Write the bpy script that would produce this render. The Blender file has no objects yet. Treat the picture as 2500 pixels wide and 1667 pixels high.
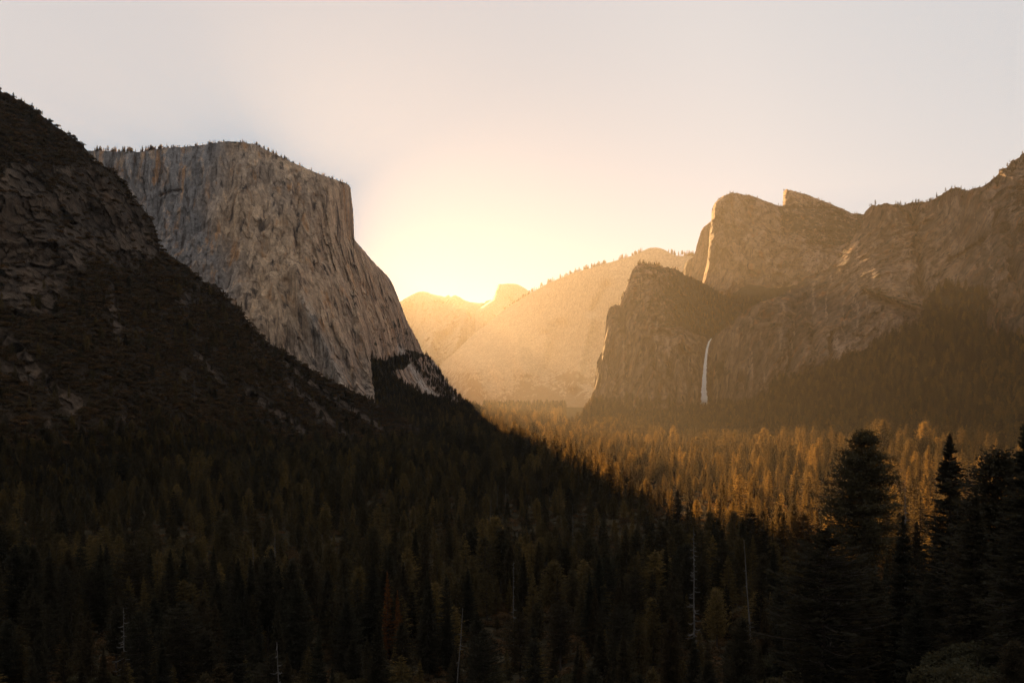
import bpy, math, random
import numpy as np
from mathutils import Vector

# ----------------------------------------------------------------- camera, sky, sun, exposure
scene = bpy.context.scene
COL = scene.collection
F, CX, HY = 2370.0, 1250.0, 928.0          # focal length and horizon measured on the 2500 px wide photograph
cam = bpy.data.objects.new('camera', bpy.data.cameras.new('camera')); COL.objects.link(cam)
cam.data.sensor_width = 36.0; cam.data.lens = 36.0 * F / 2500.0
cam.data.shift_y = (HY - 833.5) / 2500.0
cam.data.clip_start = 0.5; cam.data.clip_end = 60000
cam.location = (0, 0, 0); cam.rotation_euler = (math.pi / 2, 0, 0)
scene.camera = cam

SUN_AZ, SUN_EL = math.radians(-12.4), math.radians(9.2)
sun = bpy.data.objects.new('sun', bpy.data.lights.new('sun', 'SUN')); COL.objects.link(sun)
sun.data.energy = 5.0; sun.data.angle = math.radians(0.5); sun.data.color = (1.0, 0.56, 0.215)
sdir = Vector((math.sin(SUN_AZ) * math.cos(SUN_EL), math.cos(SUN_AZ) * math.cos(SUN_EL), math.sin(SUN_EL)))
sun.rotation_euler = (-sdir).to_track_quat('-Z', 'Y').to_euler()
sun.location = (0, 0, 800)

world = bpy.data.worlds.new('World'); scene.world = world; world.use_nodes = True; world.cycles.sampling_method = 'NONE'
wt = world.node_tree; wt.nodes.clear()
wo = wt.nodes.new('ShaderNodeOutputWorld'); bg = wt.nodes.new('ShaderNodeBackground')
sky = wt.nodes.new('ShaderNodeTexSky'); sky.sky_type = 'NISHITA'; sky.sun_disc = False
sky.sun_elevation = SUN_EL; sky.sun_rotation = SUN_AZ; sky.air_density = 1.0; sky.dust_density = 1.2; sky.ozone_density = 1.0
sky.altitude = 1400
hs = wt.nodes.new('ShaderNodeHueSaturation'); hs.inputs['Saturation'].default_value = 0.85
gm = wt.nodes.new('ShaderNodeGamma'); gm.inputs[1].default_value = 0.08
tint = wt.nodes.new('ShaderNodeMix'); tint.data_type = 'RGBA'; tint.blend_type = 'MULTIPLY'; tint.inputs[0].default_value = 1.0
tint.inputs[7].default_value = (0.98, 0.975, 0.99, 1)
wt.links.new(sky.outputs[0], gm.inputs[0]); wt.links.new(gm.outputs[0], hs.inputs['Color']); wt.links.new(hs.outputs[0], tint.inputs[6])
# sky dimmed and blued round the hidden sun to offset the haze glow
tc = wt.nodes.new('ShaderNodeTexCoord'); dp = wt.nodes.new('ShaderNodeVectorMath'); dp.operation = 'DOT_PRODUCT'; dp.inputs[1].default_value = sdir
mr = wt.nodes.new('ShaderNodeMapRange'); mr.interpolation_type = 'SMOOTHSTEP'; mr.inputs[1].default_value = 0.89; mr.inputs[2].default_value = 0.995
tint2 = wt.nodes.new('ShaderNodeMix'); tint2.data_type = 'RGBA'; tint2.blend_type = 'MULTIPLY'; tint2.inputs[7].default_value = (0.73, 0.80, 0.87, 1)
wt.links.new(tc.outputs['Generated'], dp.inputs[0]); wt.links.new(dp.outputs['Value'], mr.inputs[0]); wt.links.new(mr.outputs[0], tint2.inputs[0])
wt.links.new(tint.outputs[2], tint2.inputs[6]); wt.links.new(tint2.outputs[2], bg.inputs[0]); bg.inputs[1].default_value = 0.090
wt.links.new(bg.outputs[0], wo.inputs[0])

vs = scene.view_settings; vs.view_transform = 'Standard'; vs.look = 'None'; vs.gamma = 1; vs.exposure = 2.7
scene.render.engine = 'CYCLES'
cy = scene.cycles
cy.max_bounces = 5; cy.diffuse_bounces = 2; cy.glossy_bounces = 1; cy.transmission_bounces = 3; cy.volume_bounces = 0
cy.transparent_max_bounces = 8; cy.use_denoising = True; cy.sample_clamp_indirect = 4; cy.caustics_reflective = False; cy.caustics_refractive = False
try: cy.denoiser = 'OPENIMAGEDENOISE'; cy.denoising_prefilter = 'NONE'
except Exception: pass
HAZE_DENSITY = 1.22e-5

# ----------------------------------------------------------------- numpy helpers
rng = np.random.default_rng(7)
def _hash(ix, iy, iz, seed):
    h = (ix.astype(np.int64) * 374761393 + iy.astype(np.int64) * 668265263 + iz.astype(np.int64) * 2147483647 + seed * 974634777) & 0xFFFFFFFF
    h = ((h ^ (h >> 13)) * 1274126177) & 0xFFFFFFFF
    h = (h ^ (h >> 16)) & 0xFFFFFF
    return h / float(0xFFFFFF) * 2 - 1
def vnoise(x, y, z, seed=0):
    x, y, z = np.broadcast_arrays(np.asarray(x, float), y, z)
    xi, yi, zi = np.floor(x), np.floor(y), np.floor(z)
    fx, fy, fz = x - xi, y - yi, z - zi
    fx, fy, fz = (f * f * f * (f * (f * 6 - 15) + 10) for f in (fx, fy, fz))
    r = 0
    for dx in (0, 1):
        wx = fx if dx else 1 - fx
        for dy in (0, 1):
            wy = fy if dy else 1 - fy
            for dz in (0, 1):
                wz = fz if dz else 1 - fz
                r = r + wx * wy * wz * _hash(xi + dx, yi + dy, zi + dz, seed)
    return r
def fbm(x, y, z, oct=4, seed=0, gain=0.5, ridged=False):
    a, s, t = 1.0, 0.0, 0.0
    for o in range(oct):
        n = vnoise(x * 2 ** o, y * 2 ** o, z * 2 ** o, seed + o * 17)
        if ridged: n = 1 - 2 * np.abs(n)
        s = s + a * n; t += a; a *= gain
    return s / t
def facets(x, y, z, seed=0):
    """broken blocks: for each point the offset and tilt of its nearest jittered cell, and how near the joint to the next block is"""
    xi, yi, zi = np.floor(x), np.floor(y), np.floor(z)
    b1 = np.full(x.shape, 9.0); b2 = np.full(x.shape, 9.0); val = np.zeros(x.shape); rnd = np.zeros(x.shape)
    for dx in (-1, 0, 1):
        for dy in (-1, 0, 1):
            for dz in (-1, 0, 1):
                a, b, c = xi + dx, yi + dy, zi + dz
                px_, py_, pz_ = a + .5 + .42 * _hash(a, b, c, seed), b + .5 + .42 * _hash(a, b, c, seed + 1), c + .5 + .42 * _hash(a, b, c, seed + 2)
                ox, oy, oz = x - px_, y - py_, z - pz_
                d = ox * ox + oy * oy + oz * oz
                h = _hash(a, b, c, seed + 3)
                v = h + 1.5 * _hash(a, b, c, seed + 4) * ox + 1.1 * _hash(a, b, c, seed + 5) * oz
                m = d < b1
                b2 = np.where(m, b1, np.minimum(b2, d)); b1 = np.where(m, d, b1); val = np.where(m, v, val); rnd = np.where(m, h, rnd)
    return val, rnd, np.clip((np.sqrt(b2) - np.sqrt(b1)) * 4, 0, 1)
def smooth(a, b, x):
    t = np.clip((x - a) / (b - a), 0, 1); return t * t * (3 - 2 * t)
def interp(poly, x):
    p = np.array(poly, float); return np.interp(x, p[:, 0], p[:, 1])
class TPS:
    def __init__(s, pts, lam=1e-3):
        p = np.array(pts, float); s.c = p[:, :2] / 500.0; n = len(p)
        K = s.k(np.linalg.norm(s.c[:, None] - s.c[None], axis=2)) + lam * np.eye(n)
        P = np.c_[np.ones(n), s.c]; A = np.zeros((n + 3, n + 3)); A[:n, :n] = K; A[:n, n:] = P; A[n:, :n] = P.T
        s.w = np.linalg.solve(A, np.r_[p[:, 2], 0, 0, 0])
    def k(s, r): return np.where(r > 1e-9, r * r * np.log(np.maximum(r, 1e-9)), 0)
    def __call__(s, x, y):
        x, y = np.broadcast_arrays(np.asarray(x, float) / 500, np.asarray(y, float) / 500)
        r = s.w[-3] + s.w[-2] * x + s.w[-1] * y
        for (cx, cy_), w in zip(s.c, s.w[:-3]):
            r = r + w * s.k(np.hypot(x - cx, y - cy_))
        return r
def segdist(px, py, poly):
    best = np.full(np.shape(px), 1e9); side = np.zeros(np.shape(px))
    for (x0, y0), (x1, y1) in zip(poly[:-1], poly[1:]):
        dx, dy = x1 - x0, y1 - y0; L = dx * dx + dy * dy
        t = np.clip(((px - x0) * dx + (py - y0) * dy) / L, 0, 1)
        d = np.hypot(px - x0 - t * dx, py - y0 - t * dy)
        best = np.minimum(best, d)
    return best
_wc = {}
def warped(px, py):
    k = (np.shape(px), float(np.ravel(px)[0]), float(np.ravel(py)[-1]), float(np.sum(px)))
    if k not in _wc: _wc.clear(); _wc[k] = (9 * fbm(px / 30, py / 30, 0.5, 3, 77), 9 * fbm(px / 30, py / 30, 7.5, 3, 78))
    return _wc[k]
def inpoly(px, py, poly, w=None):
    w = warped(px, py) if w is None else w
    px, py = px + w[0], py + w[1]
    c = np.zeros(np.shape(px), bool); n = len(poly)
    for i in range(n):
        x0, y0 = poly[i]; x1, y1 = poly[(i + 1) % n]
        if y0 == y1: continue
        m = ((y0 > py) != (y1 > py)) & (px < (x1 - x0) * (py - y0) / (y1 - y0) + x0)
        c ^= m
    return c

def make_mesh(name, V, faces=None, tris=None, quads=None, mat=None, smooth_=False, attrs=None):
    me = bpy.data.meshes.new(name)
    V = np.ascontiguousarray(V, dtype=np.float32)
    parts, counts = [], []
    if quads is not None and len(quads): parts.append(np.asarray(quads).reshape(-1)); counts += [4] * len(quads)
    if tris is not None and len(tris): parts.append(np.asarray(tris).reshape(-1)); counts += [3] * len(tris)
    idx = np.concatenate(parts).astype(np.int32); counts = np.array(counts, dtype=np.int32)
    me.vertices.add(len(V)); me.vertices.foreach_set('co', V.reshape(-1))
    me.loops.add(len(idx)); me.loops.foreach_set('vertex_index', idx)
    me.polygons.add(len(counts))
    starts = np.concatenate([[0], np.cumsum(counts)[:-1]]).astype(np.int32)
    me.polygons.foreach_set('loop_start', starts); me.polygons.foreach_set('loop_total', counts)
    if smooth_: me.polygons.foreach_set('use_smooth', np.ones(len(counts), bool))
    me.update(calc_edges=True)
    if attrs:
        for k, a in attrs.items():
            at = me.attributes.new(k, 'FLOAT', 'POINT'); at.data.foreach_set('value', np.ascontiguousarray(a, dtype=np.float32).reshape(-1))
    if mat: me.materials.append(mat)
    return me
def link(name, me, parent=None, kind=None, label=None, cat=None, group=None):
    o = bpy.data.objects.new(name, me); COL.objects.link(o)
    if parent: o.parent = parent
    if kind: o['kind'] = kind
    if label: o['label'] = label
    if cat: o['category'] = cat
    if group: o['group'] = group
    return o

# ----------------------------------------------------------------- materials
class NT:
    def __init__(s, name):
        s.m = bpy.data.materials.new(name); s.m.use_nodes = True; s.t = s.m.node_tree; s.t.nodes.clear()
        s.out = s.n('OutputMaterial')
    def n(s, typ, **kw):
        nd = s.t.nodes.new('ShaderNode' + typ)
        for k, v in kw.items(): setattr(nd, k, v)
        return nd
    def l(s, a, b): s.t.links.new(a, b)
    def pos(s): return s.n('NewGeometry').outputs['Position']
    def mapping(s, src, scale, rot=(0, 0, 0)):
        m = s.n('Mapping'); m.inputs['Scale'].default_value = scale; m.inputs['Rotation'].default_value = rot; s.l(src, m.inputs[0]); return m.outputs[0]
    def noise(s, src, scale=1.0, detail=4, rough=0.55, dist=0.0, lac=2.0):
        m = s.n('TexNoise'); m.inputs['Scale'].default_value = scale; m.inputs['Detail'].default_value = detail
        m.inputs['Roughness'].default_value = rough; m.inputs['Distortion'].default_value = dist; m.inputs['Lacunarity'].default_value = lac
        s.l(src, m.inputs['Vector']); return m.outputs[0]
    def ramp(s, src, stops):
        r = s.n('ValToRGB'); cr = r.color_ramp
        while len(cr.elements) > 1: cr.elements.remove(cr.elements[-1])
        cr.elements[0].position = stops[0][0]; cr.elements[0].color = tuple(stops[0][1]) + (1,)
        for p, c in stops[1:]:
            e = cr.elements.new(p); e.color = tuple(c) + (1,)
        s.l(src, r.inputs[0]); return r.outputs[0]
    def f(s, src, a, b):
        m = s.n('MapRange'); m.inputs[1].default_value = a; m.inputs[2].default_value = b; m.interpolation_type = 'SMOOTHSTEP'
        s.l(src, m.inputs[0]); return m.outputs[0]
    def mix(s, fac, a, b, mode='MIX'):
        m = s.n('Mix', data_type='RGBA', blend_type=mode)
        for sock, v in ((m.inputs[0], fac), (m.inputs[6], a), (m.inputs[7], b)):
            if isinstance(v, bpy.types.NodeSocket): s.l(v, sock)
            elif isinstance(v, (int, float)): sock.default_value = v
            else: sock.default_value = tuple(v) + (1,)
        return m.outputs[2]
    def math(s, op, a, b=0.0):
        m = s.n('Math', operation=op)
        for sock, v in ((m.inputs[0], a), (m.inputs[1], b)):
            if isinstance(v, bpy.types.NodeSocket): s.l(v, sock)
            else: sock.default_value = v
        return m.outputs[0]
    def attr(s, name):
        a = s.n('Attribute'); a.attribute_name = name; return a.outputs['Fac']
    def bump(s, h, dist, strength=1.0):
        b = s.n('Bump'); b.inputs['Strength'].default_value = strength; b.inputs['Distance'].default_value = dist; s.l(h, b.inputs['Height']); return b.outputs[0]
    def bsdf(s, col, rough=0.9, normal=None, spec=0.15):
        p = s.n('BsdfPrincipled')
        if isinstance(col, bpy.types.NodeSocket): s.l(col, p.inputs['Base Color'])
        else: p.inputs['Base Color'].default_value = tuple(col) + (1,)
        p.inputs['Roughness'].default_value = rough; p.inputs['Specular IOR Level'].default_value = spec
        if normal: s.l(normal, p.inputs['Normal'])
        s.l(p.outputs[0], s.out.inputs[0]); return p

def rock_material(name, grey, tan, dark, veg, streak=1.0, bump=3.0, strata=0.0):
    N = NT(name); P = N.pos()
    big = N.noise(N.mapping(P, (0.004, 0.004, 0.0022)), 1, 5, 0.6)
    st = N.noise(N.mapping(P, (0.045, 0.045, 0.0016)), 1, 6, 0.62, 0.3)          # water streaks run down the face
    st2 = N.noise(N.mapping(P, (0.16, 0.16, 0.008)), 1, 5, 0.7)
    fine = N.noise(N.mapping(P, (0.09, 0.09, 0.06)), 1, 8, 0.72)
    crack = N.n('TexVoronoi', feature='DISTANCE_TO_EDGE'); N.l(N.mapping(P, (0.018, 0.018, 0.0055)), crack.inputs['Vector'])
    crack.inputs['Scale'].default_value = 1.0
    cr = N.f(crack.outputs['Distance'], 0.0, 0.06)
    tone = N.attr('tone')
    oc = N.noise(N.mapping(P, (0.03, 0.03, 0.0009)), 1, 4, 0.6)
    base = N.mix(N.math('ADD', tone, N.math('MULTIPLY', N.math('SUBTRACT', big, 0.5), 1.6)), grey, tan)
    base = N.mix(N.math('MULTIPLY', N.f(st, 0.52, 0.68), 0.75 * streak), base, dark)
    base = N.mix(N.math('MULTIPLY', N.f(st2, 0.55, 0.75), 0.45 * streak), base, dark)
    base = N.mix(N.math('MULTIPLY', N.f(st, 0.47, 0.30), 0.35 * streak), base, (min(1, tan[0] * 1.5), min(1, tan[1] * 1.4), min(1, tan[2] * 1.25)))
    base = N.mix(N.math('MULTIPLY', N.f(oc, 0.55, 0.70), 0.6 * streak), base, (tan[0] * 0.95, tan[1] * 0.72, tan[2] * 0.5))
    base = N.mix(1.0, base, N.ramp(fine, [(0.25, (0.5, 0.5, 0.5)), (0.5, (0.95, 0.95, 0.95)), (0.75, (1.35, 1.33, 1.3))]), 'MULTIPLY')
    base = N.mix(N.math('MULTIPLY', N.math('SUBTRACT', 1.0, cr), 0.16), base, dark)
    base = N.mix(1.0, base, N.ramp(N.attr('blk'), [(0.0, (0.4, 0.38, 0.36)), (0.35, (0.8, 0.79, 0.78)), (0.7, (1.15, 1.14, 1.12)), (1.0, (1.55, 1.52, 1.48))]), 'MULTIPLY')
    pale = N.attr('pale')
    base = N.mix(N.math('MULTIPLY', pale, N.f(fine, 0.35, 0.6)), base, (min(.62, tan[0] * 1.45), min(.56, tan[1] * 1.6), min(.5, tan[2] * 1.85)))
    vg = N.attr('veg')
    vn = N.noise(N.mapping(P, (0.03, 0.03, 0.03)), 1, 6, 0.7)
    vfac = N.f(N.math('ADD', vg, N.math('MULTIPLY', N.math('SUBTRACT', vn, 0.5), 1.5)), 0.42, 0.58)
    base = N.mix(vfac, base, N.mix(vn, veg, (veg[0] * 1.6, veg[1] * 1.4, veg[2] * 1.2)))
    if strata:
        s2 = N.noise(N.mapping(P, (0.006, 0.006, 0.12), (0.25, 0.35, 0)), 1, 5, 0.65, 0.6)
        base = N.mix(N.math('MULTIPLY', N.f(s2, 0.5, 0.62), strata), base, dark)
    h = N.math('ADD', N.math('MULTIPLY', st, 1.0), N.math('MULTIPLY', fine, 1.2))
    h = N.math('ADD', h, N.math('MULTIPLY', cr, 0.10))
    N.bsdf(base, 0.92, N.bump(h, bump * 4, 0.9), 0.1)
    return N.m

def foliage_material(name, cols, trans=0.35, spec=True):
    N = NT(name)
    oi = N.n('ObjectInfo'); r = oi.outputs['Random']
    c = N.ramp(r, [(i / max(1, len(cols) - 1), c_) for i, c_ in enumerate(cols)])
    v = N.noise(N.mapping(N.n('TexCoord').outputs['Object'], (1, 1, 1)), 0.45, 3, 0.7)
    c = N.mix(1.0, c, N.ramp(v, [(0.3, (0.6, 0.6, 0.6)), (0.7, (1.4, 1.4, 1.4))]), 'MULTIPLY')
    d = N.n('BsdfDiffuse'); t = N.n('BsdfTranslucent'); N.l(c, d.inputs[0])
    N.l(N.mix(1.0, c, (1.25, 1.1, 0.75), 'MULTIPLY'), t.inputs[0])
    m = N.n('MixShader'); m.inputs[0].default_value = trans; N.l(d.outputs[0], m.inputs[1]); N.l(t.outputs[0], m.inputs[2])
    N.l(m.outputs[0], N.out.inputs[0])
    return N.m
def bark_material(name, a, b):
    N = NT(name); P = N.n('TexCoord').outputs['Object']
    v = N.noise(N.mapping(P, (6, 6, 1.2)), 1, 5, 0.7)
    N.bsdf(N.ramp(v, [(0.35, a), (0.65, b)]), 0.9, N.bump(v, 0.05)); return N.m

M_ELCAP = rock_material('pale_granite', (0.26, 0.235, 0.222), (0.59, 0.405, 0.26), (0.085, 0.064, 0.054), (0.035, 0.03, 0.018), 1.25, 3.0)
M_CATH = rock_material('brown_granite', (0.09, 0.064, 0.048), (0.25, 0.15, 0.092), (0.024, 0.017, 0.014), (0.028, 0.023, 0.013), 1.5, 3.0)
M_HILL = rock_material('hillside_rock', (0.07, 0.051, 0.038), (0.125, 0.082, 0.052), (0.026, 0.02, 0.016), (0.03, 0.021, 0.013), 0.5, 2.0)
M_FAR = rock_material('hazed_far_granite', (0.34, 0.25, 0.17), (0.46, 0.32, 0.20), (0.28, 0.195, 0.13), (0.2, 0.135, 0.08), 0.2, 0.8)  # haze brightness partly put into the colour: rock and forest tones paled, warmed

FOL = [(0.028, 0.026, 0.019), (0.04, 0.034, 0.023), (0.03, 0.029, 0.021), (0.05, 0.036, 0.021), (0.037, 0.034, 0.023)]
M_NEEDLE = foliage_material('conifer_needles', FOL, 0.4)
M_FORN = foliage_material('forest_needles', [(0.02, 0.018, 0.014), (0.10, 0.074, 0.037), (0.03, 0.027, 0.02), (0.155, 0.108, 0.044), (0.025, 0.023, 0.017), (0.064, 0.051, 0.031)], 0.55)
M_RUST = foliage_material('rust_needles', [(0.12, 0.05, 0.018), (0.14, 0.055, 0.02)], 0.4)
M_OAK = foliage_material('oak_leaves', [(0.05, 0.045, 0.028), (0.075, 0.06, 0.034)], 0.4)
M_BRUSH = foliage_material('brush_leaves', [(0.055, 0.036, 0.021), (0.095, 0.057, 0.03), (0.06, 0.046, 0.027), (0.125, 0.068, 0.032)], 0.3)
M_BARK = bark_material('conifer_bark', (0.03, 0.022, 0.016), (0.07, 0.05, 0.036))
M_DEAD = bark_material('bleached_dead_wood', (0.05, 0.043, 0.037), (0.135, 0.117, 0.1))

# ----------------------------------------------------------------- lofted rock masses
FORM = {}
def loft(name, objname, sky, base, depth, mat, nu=500, nv=300, pxr=None, plateau=-1.0, back=900, nb=10, edge=None, ridges=(),
         flute=10, lump=14, fine=3.0, shear=0.0, veg=None, tone=None, pale=None, rimnoise=2.0, label=None, skirt=60, seed=1, vpow=1.0, block=(7, 60, 130), blkc=1.0, warp=40):
    """One rock mass: a face from foot to rim whose distance is given by control points, carved with gullies and flutes, then a top that runs on behind the rim."""
    s = np.array(sky, float)
    seg = np.hypot(np.diff(s[:, 0]), np.diff(s[:, 1]) * 0.8); L = np.r_[0, np.cumsum(seg)]
    u = np.linspace(0, L[-1], nu)
    rx, ry = np.interp(u, L, s[:, 0]), np.interp(u, L, s[:, 1])
    by = interp(base, rx)
    v = np.linspace(0, 1, nv) ** vpow
    PX = np.repeat(rx[:, None], nv, 1); PY = by[:, None] + (ry - by)[:, None] * v[None]
    tps = depth if callable(depth) else TPS(depth)
    D = tps(PX, PY)
    if edge is not None: D = D + edge(PX, PY)
    for poly, w, amp in ridges:
        D = D - amp * (1.7 if mat == M_CATH else 1) * np.exp(-(segdist(PX, PY, poly) / w) ** 2)
    X = (PX - CX) / F * D; Y = D.copy(); Z = (HY - PY) / F * D
    # relief
    Xs = X + shear * (Z)                         # flutes lean with shear
    near = np.clip((1 - v) * 12, 0.25, 1)[None]
    wx = warp * fbm(X / 260, Y / 260, Z / 260, 3, seed + 5)
    fl = fbm((Xs + wx) / 85, (Y + wx) / 85, Z / 900, 4, seed + 1, 0.55, True)
    fl2 = fbm((Xs + wx * .5) / 26, Y / 26, Z / (240 if warp > 20 else 420), 3, seed + 2, 0.55, True)
    lp = fbm(X / 190, Y / 190, Z / 150, 4, seed + 3, 0.55)
    fn = fbm(X / 22, Y / 22, Z / 17, 3, seed + 4, 0.6)
    disp = (flute * fl + flute * 0.35 * fl2 + lump * lp) * near + fine * fn
    ba, bw_, bh_ = block
    wq = 0.10 * fbm(X / 50, Y / 50, Z / 50, 2, seed + 20)
    ba = ba * (.35 + .95 * smooth(-.25, .3, fbm(X / 240, Y / 240, Z / 330, 2, seed + 40)))
    f1, r1, j1 = facets(Xs / bw_ + wq, Y / bw_, Z / bh_ + wq, seed + 21)
    f2, r2, j2 = facets(Xs / (bw_ * .36) + wq * 2, Y / (bw_ * .36), Z / (bh_ * .33) + wq, seed + 31)
    vq = veg(PX, PY, X, Y, Z) if veg is not None else 0
    disp = disp + (ba * f1 + ba * .4 * f2 - ba * .25 * (1 - j1) - ba * .12 * (1 - j2)) * near * (1 - .6 * np.clip(vq, 0, 1))
    BLK = np.clip(.5 + .28 * r1 + .2 * r2 - .22 * (1 - j2) * (r2 > 0) - .3 * (1 - np.clip(j1 * 1.8, 0, 1)), 0, 1)
    BLK = .5 + (BLK - .5) * blkc
    Y = Y - disp
    X = X + disp * 0.12
    Z = Z + (fine * 0.8 * fbm(X / 14, Y / 14, Z / 14, 2, seed + 9)) * 0.6
    rn = rimnoise * fbm(X[:, -1] / 12, Y[:, -1] / 12, 0, 3, seed + 11)
    Z[:, -1] += rn
    PZ = [X, Y, Z]
    # top and far side
    bk = (np.linspace(0, 1, nb + 1)[1:]) ** 1.5 * back
    bx, byy, bz = [], [], []
    for b in bk:
        dd = Y[:, -1] + b
        k = dd / Y[:, -1]
        if plateau == 'sight': z = Z[:, -1] * (1 + (k - 1) * 0.93) - 3 - 0.02 * b
        else: z = Z[:, -1] + plateau * b
        xx = X[:, -1] * k + (0 if plateau == 'sight' else 0)
        bx.append(xx); byy.append(dd); bz.append(np.maximum(z + 4 * fbm(xx / 60, dd / 60, 0, 2, seed), -260))
    sk = [(X[:, 0], Y[:, 0] - 2, Z[:, 0] - skirt)]
    X = np.c_[sk[0][0], X, np.array(bx).T, np.array(bx).T[:, -1:]]
    Y = np.c_[sk[0][1], Y, np.array(byy).T, np.array(byy).T[:, -1:] + 40]
    Z = np.c_[sk[0][2], Z, np.array(bz).T, np.full((nu, 1), -260.0)]
    m = X.shape[1]
    V = np.stack([X, Y, Z], -1).reshape(-1, 3)
    i = np.arange(nu - 1)[:, None] * m + np.arange(m - 1)[None]
    q = np.stack([i, i + m, i + m + 1, i + 1], -1).reshape(-1, 4)
    PXf = np.full((nu, m), 0.0); PYf = PXf.copy()
    PXf[:, 1:nv + 1] = PX; PYf[:, 1:nv + 1] = PY; PXf[:, 0] = PX[:, 0]; PYf[:, 0] = PY[:, 0]; PXf[:, nv + 1:] = PX[:, -1:]; PYf[:, nv + 1:] = PY[:, -1:] - 1
    def at(fn): return (np.zeros((nu, m)) if fn is None else fn(PXf, PYf, X, Y, Z)).reshape(-1)
    bl = np.full((nu, m), .5); bl[:, 1:nv + 1] = BLK
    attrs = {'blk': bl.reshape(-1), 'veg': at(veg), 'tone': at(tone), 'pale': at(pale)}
    me = make_mesh(objname, V, quads=q, mat=mat, smooth_=True, attrs=attrs)
    o = link(objname, me, kind='structure', label=label)
    FORM[name] = dict(px=PX, py=PY, X=PZ[0], Y=PZ[1], Z=PZ[2], rx=rx, ry=ry, veg=attrs['veg'].reshape(nu, m)[:, 1:nv + 1], tps=tps, base=base)
    return o

# --- the big pale wall at the left
sky_elcap = [(-500, 395), (-200, 380), (150, 368), (222, 367), (267, 369), (312, 371), (347, 371), (396, 362), (440, 360), (468, 358), (504, 354), (520, 350), (539, 347), (562, 346), (588, 347), (610, 351), (629, 356), (645, 364), (655, 370),
             (691, 386), (714, 397), (736, 406), (760, 417), (780, 426), (803, 434), (825, 441), (843, 447), (852, 452), (856, 460), (857, 472), (859, 490), (862, 512), (863.5, 540), (865, 583), (872, 594), (883, 606), (892, 616), (903, 629), (915, 643), (932, 660), (945, 673), (957, 690), (964, 706), (972, 726), (980, 748),
             (986, 766), (995, 786), (1004, 802), (1012, 818), (1021, 833), (1028, 850), (1033, 863), (1045, 867), (1055, 876), (1066, 890), (1075, 906), (1086, 926), (1097, 941), (1112, 957), (1129, 973), (1155, 990), (1200, 1008), (1260, 1020)]
def elcap_veg(px, py, X, Y, Z):
    a = inpoly(px, py, [(902, 873), (915, 878), (940, 882), (955, 902), (972, 925), (1000, 945), (1030, 962), (1060, 975), (1100, 990), (1130, 985), (1300, 1010), (1300, 1060), (-500, 1060), (-500, 990), (860, 975), (918, 985)])
    b = inpoly(px, py, [(950, 874), (985, 866), (1003, 884), (988, 902), (958, 905), (940, 890)])
    top = (py < interp(sky_elcap, px) + 5) & (px < 860)
    c = (np.exp(-((px - 400) / 20) ** 2 - ((py - 475) / 7) ** 2) > 0.4)
    d = inpoly(px, py, [(1000, 935), (1040, 965), (1100, 985), (1085, 995), (1020, 975)])
    e = inpoly(px, py, [(945, 735), (975, 740), (1040, 868), (1000, 885), (950, 870), (905, 868), (915, 800)])
    return a * 1.0 + b * .9 + top * 0.35 + c * .3 + d * .6 + e * .38 + inpoly(px, py, [(990, 850), (1045, 870), (1075, 905), (1130, 978), (1085, 985), (1050, 950), (1015, 905)]) * .34
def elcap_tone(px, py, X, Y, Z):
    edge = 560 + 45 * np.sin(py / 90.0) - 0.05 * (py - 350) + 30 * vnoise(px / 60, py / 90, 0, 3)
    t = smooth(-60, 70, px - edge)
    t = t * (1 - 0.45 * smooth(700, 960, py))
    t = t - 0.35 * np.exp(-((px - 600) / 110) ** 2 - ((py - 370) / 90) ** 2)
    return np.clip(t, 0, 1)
def elcap_pale(px, py, X, Y, Z):
    d = segdist(px, py, [(975, 850), (990, 880), (1010, 905), (1035, 945), (1065, 970), (1090, 985)])
    n = vnoise(px / 9, py / 9, 0, 4)
    streak = np.exp(-(segdist(px, py, [(738, 730), (760, 780), (800, 870), (830, 930)]) / 14) ** 2) * .35
    return np.clip(np.exp(-(d / 8) ** 2) * (0.9 + 0.6 * n) + streak, 0, 1)
def elcap_edge(px, py):
    r = np.interp(py, [350, 447, 460, 583, 690, 862, 1010], [700, 852, 856, 865, 957, 1033, 1200])
    return 90 * np.exp(-np.maximum(r - px, 0) / 10.0) * (py > 400)
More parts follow.
